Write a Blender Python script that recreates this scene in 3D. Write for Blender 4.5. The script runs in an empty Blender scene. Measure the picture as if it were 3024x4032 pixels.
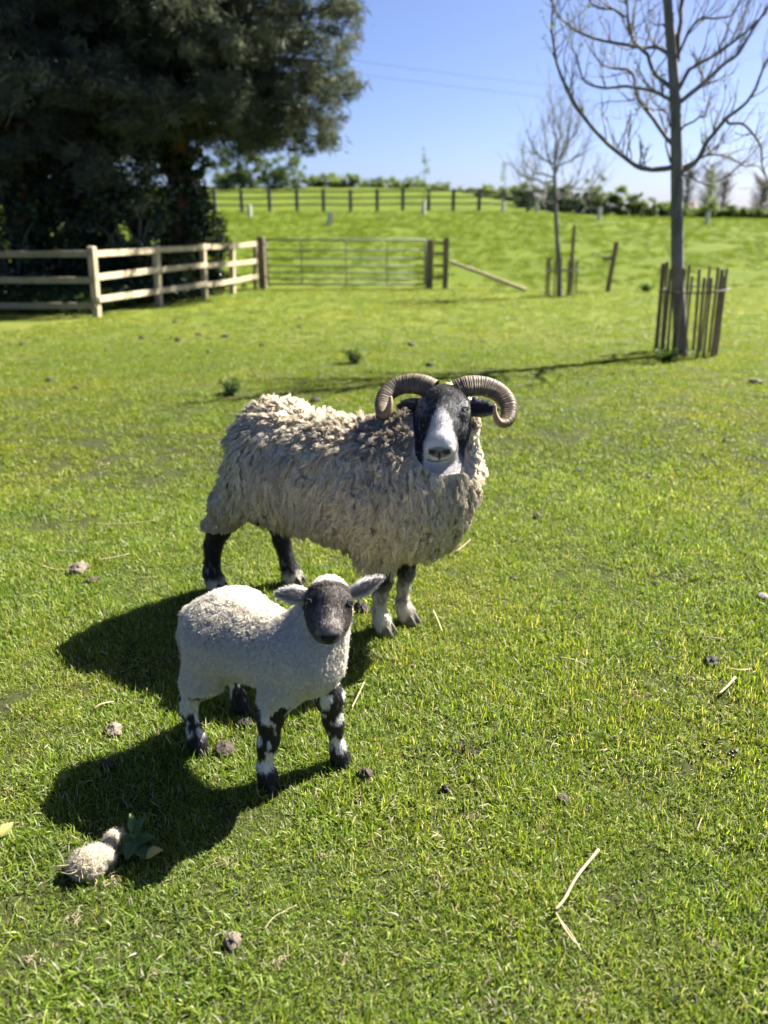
import bpy, math, random
import numpy as np
from mathutils import Vector, Matrix, kdtree

rng = np.random.default_rng(7)
random.seed(7)
scene = bpy.context.scene
COL = scene.collection
R = math.radians

# ------------------------------------------------------------------ camera, sky, sun, exposure
CAM = np.array([0.0, 0.0, 1.4]); PITCH = 21.0
cd = bpy.data.cameras.new('camera'); cam = bpy.data.objects.new('camera', cd); COL.objects.link(cam)
cam.location = CAM; cam.rotation_euler = (R(90 - PITCH), 0, 0)
cd.sensor_fit = 'HORIZONTAL'; cd.sensor_width = 36.0; cd.lens = 36.0 * 3028 / 3024
cd.clip_start = 0.05; cd.clip_end = 3000
cd.dof.use_dof = True; cd.dof.focus_distance = 2.15
cd.dof.aperture_fstop = 36.05 / 13.0           # about a 13 mm opening
scene.camera = cam

SUN_AZ, SUN_EL = 57.5, 45.5                   # azimuth clockwise from +Y
world = bpy.data.worlds.new('World'); scene.world = world; world.use_nodes = True
wn = world.node_tree.nodes; wl = world.node_tree.links
sky = wn.new('ShaderNodeTexSky'); sky.sky_type = 'NISHITA'; sky.sun_disc = False
sky.sun_elevation = R(SUN_EL); sky.sun_rotation = R(SUN_AZ)
sky.air_density = 0.6; sky.dust_density = 1.2; sky.ozone_density = 8.0; sky.altitude = 0
bg = wn['Background']; bg.inputs['Strength'].default_value = 0.050
tint = wn.new('ShaderNodeMix'); tint.data_type = 'RGBA'; tint.blend_type = 'MULTIPLY'; tint.inputs[0].default_value = 1.0
tint.inputs[7].default_value = (0.86, 0.76, 0.76, 1); wl.new(sky.outputs['Color'], tint.inputs[6]); wl.new(tint.outputs[2], bg.inputs['Color'])
sl = bpy.data.lights.new('sun', 'SUN'); sun = bpy.data.objects.new('sun', sl); COL.objects.link(sun)
sl.energy = 5.0; sl.angle = R(0.53); sl.color = (1.0, 0.94, 0.84)
SDIR = np.array([math.sin(R(SUN_AZ)) * math.cos(R(SUN_EL)), math.cos(R(SUN_AZ)) * math.cos(R(SUN_EL)), math.sin(R(SUN_EL))])
sun.rotation_euler = Vector(SDIR).to_track_quat('Z', 'Y').to_euler()
sun.location = (20, 15, 25)
vs = scene.view_settings
vs.view_transform = 'Standard'; vs.look = 'None'; vs.gamma = 1.0; vs.use_curve_mapping = False
vs.exposure = 2.3
scene.cycles.use_denoising = True; scene.cycles.denoiser = 'OPENIMAGEDENOISE'
scene.cycles.max_bounces = 12; scene.cycles.diffuse_bounces = 10; scene.cycles.glossy_bounces = 2
scene.cycles.transmission_bounces = 4; scene.cycles.transparent_max_bounces = 4

# ------------------------------------------------------------------ helpers: pixels, noise, meshes
cp, sp_ = math.cos(R(PITCH)), math.sin(R(PITCH))
FW = np.array([0, cp, -sp_]); UP = np.array([0, sp_, cp]); RT = np.array([1.0, 0, 0])
def at(px, py, y):
    """world point seen at pixel (px,py) of the photograph at y metres in front"""
    d = FW + (px - 1512) / 3028 * RT - (py - 2016) / 3028 * UP
    return CAM + d * (y / d[1])
def at_z(px, py, z):
    d = FW + (px - 1512) / 3028 * RT - (py - 2016) / 3028 * UP
    return CAM + d * ((z - CAM[2]) / d[2])

_tab = rng.random((32, 32, 32)).astype(np.float32)
def vnoise(p, scale=1.0, seed=0):
    """value noise 0..1 at points p (n,3)"""
    q = np.asarray(p, dtype=np.float64) * scale + seed * 7.31
    i = np.floor(q).astype(int); f = q - i; f = f * f * (3 - 2 * f)
    x0, y0, z0 = (i[:, 0] % 32, i[:, 1] % 32, i[:, 2] % 32); x1, y1, z1 = (x0 + 1) % 32, (y0 + 1) % 32, (z0 + 1) % 32
    fx, fy, fz = f[:, 0], f[:, 1], f[:, 2]
    c = lambda a, b, d: _tab[a, b, d]
    return ((c(x0, y0, z0) * (1 - fx) + c(x1, y0, z0) * fx) * (1 - fy) + (c(x0, y1, z0) * (1 - fx) + c(x1, y1, z0) * fx) * fy) * (1 - fz) + \
           ((c(x0, y0, z1) * (1 - fx) + c(x1, y0, z1) * fx) * (1 - fy) + (c(x0, y1, z1) * (1 - fx) + c(x1, y1, z1) * fx) * fy) * fz
def fbm(p, scale=1.0, seed=0, octv=3):
    s = 0; a = 0.5; tot = 0
    for o in range(octv):
        s = s + a * vnoise(p, scale * 2 ** o, seed + o); tot += a; a *= 0.5
    return s / tot
def sstep(a, b, x):
    t = np.clip((x - a) / (b - a), 0, 1); return t * t * (3 - 2 * t)
def unit(v):
    v = np.asarray(v, float); return v / np.maximum(np.linalg.norm(v, axis=-1, keepdims=True), 1e-9)

def terrain(x, y):
    x = np.asarray(x, float); y = np.asarray(y, float)
    z = -0.11 * sstep(4, 17, y)
    z = z + 0.0607 * np.clip(y - 18, 0, 30) + 0.128 * np.clip(y - 48, 0, 14)
    fade = 1 - sstep(66, 160, y)
    side = -(sstep(2, 16, x) * 1.9 * np.clip((y - 40) / 22, 0, 1) ** 2) - 0.018 * np.clip(x - 8, 0, 40) * np.clip((y - 18) / 30, 0, 1)
    z = (z + side) * fade
    amp = 0.012 + 0.05 * sstep(16, 30, y)
    p = np.stack([x, y, x * 0], -1).reshape(-1, 3)
    n = (fbm(p, 0.9, 3) - 0.5).reshape(x.shape) * 2 * amp + (vnoise(p, 4.1, 9) - 0.5).reshape(x.shape) * 0.010 * (1 - sstep(12, 20, y))
    return z + n * fade
def tz(x, y): return float(terrain(np.array([x]), np.array([y]))[0])
def ground(px, py):
    """where the line of sight through a pixel meets the land"""
    d = FW + (px - 1512) / 3028 * RT - (py - 2016) / 3028 * UP
    s = np.geomspace(.6, 90, 6000); P = CAM + d[None] * (s / d[1])[:, None]; dz = P[:, 2] - terrain(P[:, 0], P[:, 1])
    k = int(np.argmax(dz < 0)) if (dz < 0).any() else len(s) - 1; f = dz[k - 1] / (dz[k - 1] - dz[k]) if k else 0
    p = P[k - 1] + (P[k] - P[k - 1]) * f; return np.array([p[0], p[1], tz(p[0], p[1])])

def mesh_np(name, V, F, smooth=True):
    """mesh from vertex array and a list of face arrays (each n x k)"""
    me = bpy.data.meshes.new(name)
    V = np.asarray(V, np.float32)
    if not isinstance(F, list): F = [F]
    F = [np.asarray(f, np.int32) for f in F if len(f)]
    li = np.concatenate([f.ravel() for f in F]); cnt = np.concatenate([np.full(len(f), f.shape[1], np.int32) for f in F])
    me.vertices.add(len(V)); me.vertices.foreach_set('co', V.ravel())
    me.loops.add(len(li)); me.loops.foreach_set('vertex_index', li)
    st = np.concatenate([[0], np.cumsum(cnt)[:-1]]).astype(np.int32)
    me.polygons.add(len(cnt)); me.polygons.foreach_set('loop_start', st); me.polygons.foreach_set('loop_total', cnt)
    me.polygons.foreach_set('use_smooth', np.full(len(cnt), smooth))
    me.update(calc_edges=True)
    return me
def set_col(me, C, name='col'):
    a = me.attributes.new(name, 'FLOAT_COLOR', 'POINT')
    C = np.asarray(C, np.float32)
    if C.shape[1] == 3: C = np.concatenate([C, np.ones((len(C), 1), np.float32)], 1)
    a.data.foreach_set('color', C.ravel())
def put(name, data, mat=None, parent=None):
    """link a mesh given in world coordinates, under its thing"""
    if parent is not None and isinstance(data, bpy.types.Mesh):
        data.transform(Matrix.Translation(-Vector(parent.get('base', parent.location))))
    o = bpy.data.objects.new(name, data); COL.objects.link(o)
    if mat is not None: data.materials.append(mat)
    o.parent = parent
    if parent is not None: o['base'] = parent['base']
    return o
def tag(o, label=None, cat=None, group=None, kind=None):
    for k, v in (('label', label), ('category', cat), ('group', group), ('kind', kind)):
        if v: o[k] = v
    return o
def thing(name, loc, label, cat, group=None):
    o = bpy.data.objects.new(name, None); COL.objects.link(o); o.empty_display_size = 0.1
    o.location = [float(v) for v in loc]; o['base'] = [float(v) for v in loc]
    return tag(o, label, cat, group)
def anchor(o, loc):
    """turn a world-coordinate top-level mesh object into one whose origin stands at loc"""
    o.data.transform(Matrix.Translation(-Vector(loc))); o.location = [float(v) for v in loc]; o['base'] = [float(v) for v in loc]
    return o

class MB:
    """collects vertices and faces of one mesh"""
    def __init__(s): s.V = []; s.F = {3: [], 4: []}; s.n = 0; s.C = []
    def add(s, V, quads=None, tris=None, col=None):
        V = np.asarray(V, float)
        if quads is not None and len(quads): s.F[4].append(np.asarray(quads) + s.n)
        if tris is not None and len(tris): s.F[3].append(np.asarray(tris) + s.n)
        s.V.append(V); s.n += len(V)
        if col is not None: s.C.append(np.broadcast_to(np.asarray(col, float), (len(V), 3)))
        return s
    def box(s, c, size, X=(1, 0, 0), Z=(0, 0, 1), bev=0.12, jit=0.0):
        """a box with chamfered long edges (octagonal section along its longest axis)"""
        X = unit(X); Z = unit(np.asarray(Z, float) - np.dot(Z, X) * X); Y = np.cross(Z, X)
        hx, hy, hz = [0.5 * q for q in size]
        b = bev * min(hy, hz)
        ring = np.array([(hy, hz - b), (hy - b, hz), (-hy + b, hz), (-hy, hz - b), (-hy, -hz + b), (-hy + b, -hz), (hy - b, -hz), (hy, -hz + b)])
        V = []
        st = [(-hx, 0.9), (-hx + b, 1.0), (0, 1.0), (hx - b, 1.0), (hx, 0.9)]
        for x, k in st:
            o = rng.normal(0, jit, 2) if jit else (0, 0)
            for q in ring: V.append(np.asarray(c) + X * x + Y * (q[0] * k + o[0]) + Z * (q[1] * k + o[1]))
        Q = [(r * 8 + i, (r + 1) * 8 + i, (r + 1) * 8 + (i + 1) % 8, r * 8 + (i + 1) % 8) for r in range(4) for i in range(8)]
        Q += [(0, 1, 2, 3), (0, 3, 4, 7), (4, 5, 6, 7)]
        o4 = 32; Q += [(o4 + 3, o4 + 2, o4 + 1, o4), (o4 + 7, o4 + 4, o4 + 3, o4), (o4 + 7, o4 + 6, o4 + 5, o4 + 4)]
        return s.add(V, Q)
    def tube(s, P, rad, seg=6, cap=True, flat=1.0, col=None):
        P = np.asarray(P, float); n = len(P); rad = np.broadcast_to(np.asarray(rad, float), (n,))
        T = unit(np.gradient(P, axis=0)); a = np.array([0, 0, 1.0]) if abs(T[0][2]) < 0.9 else np.array([1.0, 0, 0])
        N = unit(np.cross(T[0], a)); V = []
        ang = np.linspace(0, 2 * np.pi, seg, endpoint=False)
        for i in range(n):
            N = unit(N - np.dot(N, T[i]) * T[i]); B = np.cross(T[i], N)
            V.append(P[i] + rad[i] * (np.cos(ang)[:, None] * N + np.sin(ang)[:, None] * B * flat))
        V = np.concatenate(V)
        Q = [(r * seg + i, r * seg + (i + 1) % seg, (r + 1) * seg + (i + 1) % seg, (r + 1) * seg + i) for r in range(n - 1) for i in range(seg)]
        Tn = None
        if cap:
            V = np.concatenate([V, P[:1], P[-1:]]); k = n * seg
            Tn = [(k, (i + 1) % seg, i) for i in range(seg)] + [(k + 1, (n - 1) * seg + i, (n - 1) * seg + (i + 1) % seg) for i in range(seg)]
        return s.add(V, Q, Tn, col)
    def mesh(s, name, smooth=True):
        me = mesh_np(name, np.concatenate(s.V), [np.concatenate(f) for f in s.F.values() if f], smooth)
        if s.C: set_col(me, np.concatenate(s.C))
        return me
    def build(s, name, mat, parent=None, smooth=True): return put(name, s.mesh(name, smooth), mat, parent)

def spline(P, n):
    """Catmull-Rom through P, n samples"""
    P = np.asarray(P, float); m = len(P); E = np.concatenate([[2 * P[0] - P[1]], P, [2 * P[-1] - P[-2]]])
    t = np.linspace(0, m - 1 - 1e-6, n); i = t.astype(int); f = (t - i)[:, None]
    a, b, c, d = E[i], E[i + 1], E[i + 2], E[i + 3]
    return 0.5 * (2 * b + (c - a) * f + (2 * a - 5 * b + 4 * c - d) * f * f + (3 * b - a - 3 * c + d) * f ** 3)

# ------------------------------------------------------------------ materials
class NT:
    def __init__(s, name):
        s.m = bpy.data.materials.new(name); s.m.use_nodes = True; s.t = s.m.node_tree; s.t.nodes.clear()
        s.out = s.n('ShaderNodeOutputMaterial')
    def n(s, kind, inp=None, **kw):
        q = s.t.nodes.new(kind)
        for k, v in kw.items(): setattr(q, k, v)
        for k, v in (inp or {}).items():
            if isinstance(v, bpy.types.NodeSocket): s.t.links.new(v, q.inputs[k])
            else: q.inputs[k].default_value = v
        return q
    def link(s, a, b): s.t.links.new(a, b)
    def coord(s, which='Object', scale=(1, 1, 1)):
        c = s.n('ShaderNodeTexCoord'); mp = s.n('ShaderNodeMapping', {'Vector': c.outputs[which], 'Scale': scale}); return mp.outputs[0]
    def noise(s, vec, scale, detail=3, rough=0.6):
        return s.n('ShaderNodeTexNoise', {'Vector': vec, 'Scale': scale, 'Detail': detail, 'Roughness': rough}).outputs['Fac']
    def ramp(s, fac, stops):
        r = s.n('ShaderNodeValToRGB', {'Fac': fac}); e = r.color_ramp.elements
        while len(e) < len(stops): e.new(0.5)
        for q, (p, c) in zip(e, stops): q.position = p; q.color = (*c, 1) if len(c) == 3 else c
        return r.outputs['Color']
    def mix(s, fac, a, b, mode='MIX'):
        q = s.n('ShaderNodeMix', data_type='RGBA', blend_type=mode)
        for k, v in ((0, fac), (6, a), (7, b)):
            if isinstance(v, bpy.types.NodeSocket): s.t.links.new(v, q.inputs[k])
            else: q.inputs[k].default_value = v if k == 0 else ((*v, 1) if len(v) == 3 else v)
        return q.outputs[2]
    def bump(s, h, strength=0.5, dist=0.01):
        return s.n('ShaderNodeBump', {'Height': h, 'Strength': strength, 'Distance': dist}).outputs[0]
    def princ(s, col, rough=0.8, normal=None, spec=0.3, **inp):
        p = s.n('ShaderNodeBsdfPrincipled')
        for k, v in {'Base Color': col, 'Roughness': rough, 'Specular IOR Level': spec, **inp}.items():
            if isinstance(v, bpy.types.NodeSocket): s.link(v, p.inputs[k])
            else: p.inputs[k].default_value = (*v, 1) if isinstance(v, tuple) and len(v) == 3 else v
        if normal is not None: s.link(normal, p.inputs['Normal'])
        return p.outputs[0]
    def done(s, shader): s.link(shader, s.out.inputs['Surface']); return s.m
def grainy(name, c1, c2, scale=8, stretch=(1, 1, 1), rough=0.85, bs=40, bstr=0.5, bd=0.004, c3=None, spec=0.25):
    """two or three tones broken up by noise, with fine relief"""
    t = NT(name); v = t.coord('Object', stretch)
    f = t.noise(v, scale, 5, 0.65)
    st = [(0.32, c1), (0.68, c2)] if c3 is None else [(0.25, c1), (0.5, c2), (0.75, c3)]
    c = t.ramp(f, st)
    return t.done(t.princ(c, rough, t.bump(t.noise(v, bs, 4, 0.7), bstr, bd), spec))
def leafy(name, attr='col', trans=0.45, rough=0.45, vary=0.25, tcol=(1.3, 1.25, 0.5), spec=0.35, patches=None):
    """leaf or blade: pigment from the mesh, light passing through"""
    t = NT(name); a = t.n('ShaderNodeAttribute', attribute_name=attr).outputs['Color']
    oi = t.n('ShaderNodeObjectInfo').outputs['Random']
    c = t.mix(1.0, a, t.ramp(oi, [(0, (1 - vary,) * 3), (1, (1 + vary, 1 + vary, 1 + vary * 0.6))]), 'MULTIPLY')
    if patches:
        g = t.n('ShaderNodeNewGeometry').outputs['Position']
        for (sc, lo, hi, pc, k) in patches:
            f = t.noise(g, sc, 4, 0.6)
            q = t.n('ShaderNodeMapRange', {'Value': f, 'From Min': lo, 'From Max': hi, 'To Min': 0.0, 'To Max': k}).outputs[0]
            c = t.mix(q, c, t.mix(1.0, c, pc, 'MULTIPLY'))
    p = t.princ(c, rough, spec=spec)
    tr = t.n('ShaderNodeBsdfTranslucent', {'Color': t.mix(1.0, c, tcol, 'MULTIPLY')}).outputs[0]
    m = t.n('ShaderNodeMixShader', {0: trans, 1: p, 2: tr}).outputs[0]
    return t.done(m)
def hairmat(name, trans=0.25, rough=0.7, spec=0.2, own=0.35):
    """coat fibres: lit by the lie of the coat (its stored direction) mixed with each fibre's own round side"""
    t = NT(name); c = t.n('ShaderNodeAttribute', attribute_name='col').outputs['Color']
    nv = t.n('ShaderNodeAttribute', attribute_name='nrm').outputs['Vector']; g = t.n('ShaderNodeNewGeometry').outputs['Normal']
    a = t.n('ShaderNodeVectorMath', {0: nv}, operation='SCALE'); a.inputs['Scale'].default_value = 1 - own
    b = t.n('ShaderNodeVectorMath', {0: g}, operation='SCALE'); b.inputs['Scale'].default_value = own
    nn = t.n('ShaderNodeVectorMath', {0: t.n('ShaderNodeVectorMath', {0: a.outputs[0], 1: b.outputs[0]}, operation='ADD').outputs[0]}, operation='NORMALIZE').outputs[0]
    p = t.princ(c, rough, nn, spec)
    tr = t.n('ShaderNodeBsdfTranslucent', {'Color': c, 'Normal': nn}).outputs[0]
    return t.done(t.n('ShaderNodeMixShader', {0: trans, 1: p, 2: tr}).outputs[0])
def colmat(name, rough=0.8, spec=0.3, bs=0, bstr=0.3, bd=0.002, coat=0.0):
    t = NT(name); c = t.n('ShaderNodeAttribute', attribute_name='col').outputs['Color']
    nm = t.bump(t.noise(t.coord(), bs, 3, 0.6), bstr, bd) if bs else None
    return t.done(t.princ(c, rough, nm, spec, **({'Coat Weight': coat, 'Coat Roughness': 0.05} if coat else {})))

# ------------------------------------------------------------------ bodies: signed-distance modelling, and strands
class SDF:
    def __init__(s, lo, hi, h):
        s.lo = np.array(lo, float); s.h = h
        s.n = np.ceil((np.array(hi) - s.lo) / h).astype(int) + 1
        s.v = np.full(s.n, 1.0, np.float32)
    def _box(s, lo, hi):
        a = np.clip(np.floor((np.asarray(lo) - s.lo) / s.h).astype(int), 0, s.n); b = np.clip(np.ceil((np.asarray(hi) - s.lo) / s.h).astype(int) + 1, 0, s.n)
        sl = tuple(slice(i, j) for i, j in zip(a, b))
        g = np.stack(np.meshgrid(*[s.lo[i] + s.h * np.arange(a[i], b[i]) for i in range(3)], indexing='ij'), -1)
        return sl, g
    def _join(s, sl, d, k, cut):
        v = s.v[sl]; d = d.astype(np.float32)
        if cut: d = -d; h = np.clip(0.5 - 0.5 * (v - d) / k, 0, 1); s.v[sl] = v * (1 - h) + d * h + k * h * (1 - h)
        else: h = np.clip(0.5 + 0.5 * (v - d) / k, 0, 1); s.v[sl] = v * (1 - h) + d * h - k * h * (1 - h)
    def cone(s, a, b, ra, rb, k=0.03, cut=False):
        a = np.asarray(a, float); b = np.asarray(b, float); m = max(ra, rb) + k + 3 * s.h
        sl, g = s._box(np.minimum(a, b) - m, np.maximum(a, b) + m)
        ab = b - a; t = np.clip(((g - a) @ ab) / max(ab @ ab, 1e-12), 0, 1)
        s._join(sl, np.linalg.norm(g - a - t[..., None] * ab, axis=-1) - (ra + (rb - ra) * t), k, cut)
    def chain(s, pts, k=0.02):
        for (a, ra), (b, rb) in zip(pts[:-1], pts[1:]): s.cone(a, b, ra, rb, k)
    def ell(s, c, r, M=None, k=0.03, cut=False):
        c = np.asarray(c, float); r = np.asarray(r, float); m = max(r) + k + 3 * s.h
        sl, g = s._box(c - m, c + m); q = g - c
        if M is not None: q = q @ M          # columns of M are the local axes
        k0 = np.linalg.norm(q / r, axis=-1); k1 = np.linalg.norm(q / r ** 2, axis=-1)
        s._join(sl, k0 * (k0 - 1) / np.maximum(k1, 1e-6), k, cut)
    def nets(s):
        v = s.v; neg = v < 0
        c8 = [(i, j, k) for i in (0, 1) for j in (0, 1) for k in (0, 1)]
        sub = lambda A, o: A[o[0]:A.shape[0] - 1 + o[0], o[1]:A.shape[1] - 1 + o[1], o[2]:A.shape[2] - 1 + o[2]]
        cnt = sum(sub(neg, o).astype(np.int8) for o in c8)
        idx = np.argwhere((cnt > 0) & (cnt < 8))
        ids = np.full(cnt.shape, -1, np.int64); ids[tuple(idx.T)] = np.arange(len(idx))
        val = np.stack([v[idx[:, 0] + o[0], idx[:, 1] + o[1], idx[:, 2] + o[2]] for o in c8], 1)
        co = np.array(c8, float); P = np.zeros((len(idx), 3)); W = np.zeros(len(idx))
        for a in range(8):
            for b in range(a + 1, 8):
                if np.abs(co[a] - co[b]).sum() != 1: continue
                x = (val[:, a] < 0) != (val[:, b] < 0)
                t = val[x, a] / (val[x, a] - val[x, b])
                P[x] += co[a] + t[:, None] * (co[b] - co[a]); W[x] += 1
        V = s.lo + s.h * (idx + P / W[:, None])
        Q = []
        for ax in range(3):
            o = [0, 0, 0]; o[ax] = 1
            n0 = neg[:v.shape[0] - o[0], :v.shape[1] - o[1], :v.shape[2] - o[2]]; n1 = neg[o[0]:, o[1]:, o[2]:]
            e = np.argwhere(n0 != n1); u, w = [(1, 2), (2, 0), (0, 1)][ax]
            e = e[(e[:, u] > 0) & (e[:, w] > 0) & (e[:, u] < v.shape[u] - 1) & (e[:, w] < v.shape[w] - 1)]
            f = n0[tuple(e.T)]
            def cell(du, dw):
                q = e.copy(); q[:, u] += du; q[:, w] += dw; return ids[tuple(q.T)]
            q = np.stack([cell(-1, -1), cell(0, -1), cell(0, 0), cell(-1, 0)], 1)
            q[~f] = q[~f][:, ::-1]; Q.append(q)
        return V, np.concatenate(Q)

def quad_normals(V, Q):
    n = np.cross(V[Q[:, 2]] - V[Q[:, 0]], V[Q[:, 3]] - V[Q[:, 1]]); N = np.zeros_like(V)
    for k in range(4): np.add.at(N, Q[:, k], n)
    return unit(N), 0.5 * np.linalg.norm(n, axis=1)
def scatter(V, Q, N, area, n, dens=None):
    """n random points on the quads, weighted by area and a per-face density"""
    w = area if dens is None else area * dens
    f = rng.choice(len(Q), n, p=w / w.sum()); a, b = rng.random((2, n, 1))
    q = Q[f]; l = lambda X: (X[q[:, 0]] * (1 - a) + X[q[:, 1]] * a) * (1 - b) + (X[q[:, 3]] * (1 - a) + X[q[:, 2]] * a) * b
    return l(V), unit(l(N))
def strands(name, P, C, rad, mat, parent, taper=0.35, nrm=None):
    """P (n,k,3) world points, C (n,3) colours: one hair-curves object"""
    n, k, _ = P.shape
    hc = bpy.data.hair_curves.new(name); hc.add_curves([k] * n)
    base = np.array(parent['base'])
    hc.attributes['position'].data.foreach_set('vector', (P - base).astype(np.float32).ravel())
    r = np.broadcast_to(np.asarray(rad, float).reshape(-1, 1), (n, k)) * np.linspace(1, taper, k)[None]
    (hc.attributes.get('radius') or hc.attributes.new('radius', 'FLOAT', 'POINT')).data.foreach_set('value', r.astype(np.float32).ravel())
    c = np.concatenate([C, np.ones((n, 1))], 1).astype(np.float32)
    hc.attributes.new('col', 'FLOAT_COLOR', 'CURVE').data.foreach_set('color', c.ravel())
    if nrm is None: nrm = P[:, -1] - P[:, 0]
    hc.attributes.new('nrm', 'FLOAT_VECTOR', 'CURVE').data.foreach_set('vector', unit(nrm).astype(np.float32).ravel())
    return put(name, hc, mat, parent)
# ================================================================== the field
def build_ground():
    ys = np.concatenate([np.linspace(-8, 0, 9)[:-1], np.linspace(0, 6, 90)[:-1], np.linspace(6, 24, 130)[:-1], np.linspace(24, 72, 120)[:-1], np.geomspace(72, 1400, 40)])
    us = np.linspace(-1, 1, 161); us = np.sign(us) * np.abs(us) ** 1.5
    Y, U = np.meshgrid(ys, us, indexing='ij'); X = U * (6 + np.clip(Y, 0, None) * 1.25 + np.clip(-Y, 0, None))
    V = np.stack([X, Y, terrain(X, Y)], -1).reshape(-1, 3); m = len(us)
    i, j = np.meshgrid(np.arange(len(ys) - 1), np.arange(m - 1), indexing='ij'); a = (i * m + j).ravel()
    Q = np.stack([a, a + 1, a + m + 1, a + m], 1)
    t = NT('pasture_soil_and_turf'); g = t.n('ShaderNodeNewGeometry').outputs['Position']
    n1 = t.noise(g, 1.3, 6, .65); n2 = t.noise(g, 18, 6, .7); n3 = t.noise(g, .35, 4, .6); n4 = t.noise(g, 70, 4, .7)
    sep = t.n('ShaderNodeSeparateXYZ', {'Vector': g})
    near = t.mix(n2, (.020, .024, .008), (.050, .060, .018))
    near = t.mix(t.ramp(n4, [(.55, (0, 0, 0)), (.75, (.7, .7, .7))]), near, (.13, .10, .055))
    mid = t.mix(t.ramp(n1, [(.35, (0, 0, 0)), (.65, (1, 1, 1))]), (.085, .115, .014), (.140, .150, .028))
    mid = t.mix(t.ramp(n2, [(.55, (0, 0, 0)), (.75, (.6, .6, .6))]), mid, (.060, .095, .015))
    far = t.mix(t.ramp(n3, [(.3, (0, 0, 0)), (.7, (1, 1, 1))]), (.055, .085, .004), (.085, .112, .006))
    far = t.mix(t.ramp(n1, [(.52, (0, 0, 0)), (.72, (.75, .75, .75))]), far, (.035, .058, .010))
    k1 = t.n('ShaderNodeMapRange', {'Value': sep.outputs['Y'], 'From Min': 5.0, 'From Max': 13.0}).outputs[0]
    k2 = t.n('ShaderNodeMapRange', {'Value': sep.outputs['Y'], 'From Min': 16.5, 'From Max': 19.5}).outputs[0]
    c = t.mix(k2, t.mix(k1, near, mid), far)
    s = t.princ(c, .95, t.bump(n2, .9, .03), .1)
    o = put('ground', mesh_np('ground', V, Q), t.done(s)); tag(o, kind='structure')
build_ground()

# ------------------------------------------------------------------ grass: instanced turf tufts
def tuft(name, n, rad, hmin, hmax, w, mat, lean=0.5, straw=.10, seed=0):
    rg = np.random.default_rng(seed); V = []; T = []; C = []
    pal = np.array([(.085, .140, .014), (.120, .180, .018), (.155, .215, .024), (.185, .230, .034), (.100, .155, .024)])
    for i in range(n):
        r = rad * math.sqrt(rg.random()); a = rg.random() * 6.283; p = np.array([r * math.cos(a), r * math.sin(a), -.006])
        L = rg.uniform(hmin, hmax) * (1 - .3 * (r / rad) ** 2); d = rg.random() * 6.283; ln = lean * rg.random() ** .7 * 1.5
        dv = np.array([math.cos(d), math.sin(d), 0]); sv = np.array([-dv[1], dv[0], 0]); ww = w * rg.uniform(.6, 1.3)
        tw = rg.uniform(-.9, .9); sv2 = unit(sv * math.cos(tw) + np.array([0, 0, .6]) * math.sin(tw))
        th0 = ln * .5; pts = [p]; th = th0
        for s in range(3):
            th = th0 + ln * 1.0 * (s + 1) / 3; pts.append(pts[-1] + L / 3 * (np.array([0, 0, 1.0]) * math.cos(th) + dv * math.sin(th)))
        k = len(V); dry = rg.random() < straw
        c = np.array((.32, .305, .21)) * rg.uniform(.6, 1.2) if dry else pal[rg.integers(5)] * rg.uniform(.75, 1.25)
        for s, (q, f) in enumerate(zip(pts, (.8, 1, .75, 0))):
            cc = c * (1.0 if s else .9)
            if f: V += [q + sv2 * ww * f, q - sv2 * ww * f]; C += [cc, cc]
            else: V.append(q); C.append(cc * 1.1)
        T += [(k, k + 1, k + 3), (k, k + 3, k + 2), (k + 2, k + 3, k + 5), (k + 2, k + 5, k + 4), (k + 4, k + 5, k + 6)]
    me = mesh_np(name, V, np.array(T), True); set_col(me, C); me.materials.append(mat)
    return bpy.data.objects.new(name, me)
G_MAT = leafy('grass_blade', trans=.42, rough=.5, vary=.22, tcol=(1.6, 1.6, .6), spec=.28,
              patches=[(.55, .48, .72, (1.55, 1.20, .95), .8), (2.3, .50, .75, (.62, .78, .8), .75), (7.0, .56, .78, (1.35, 1.1, .85), .6)])
H_MAT = leafy('meadow_grass_blade', trans=.45, rough=.45, vary=.25, tcol=(1.7, 1.6, .4), spec=.12, patches=[(.35, .5, .75, (.62, .80, .8), .8)])
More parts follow.
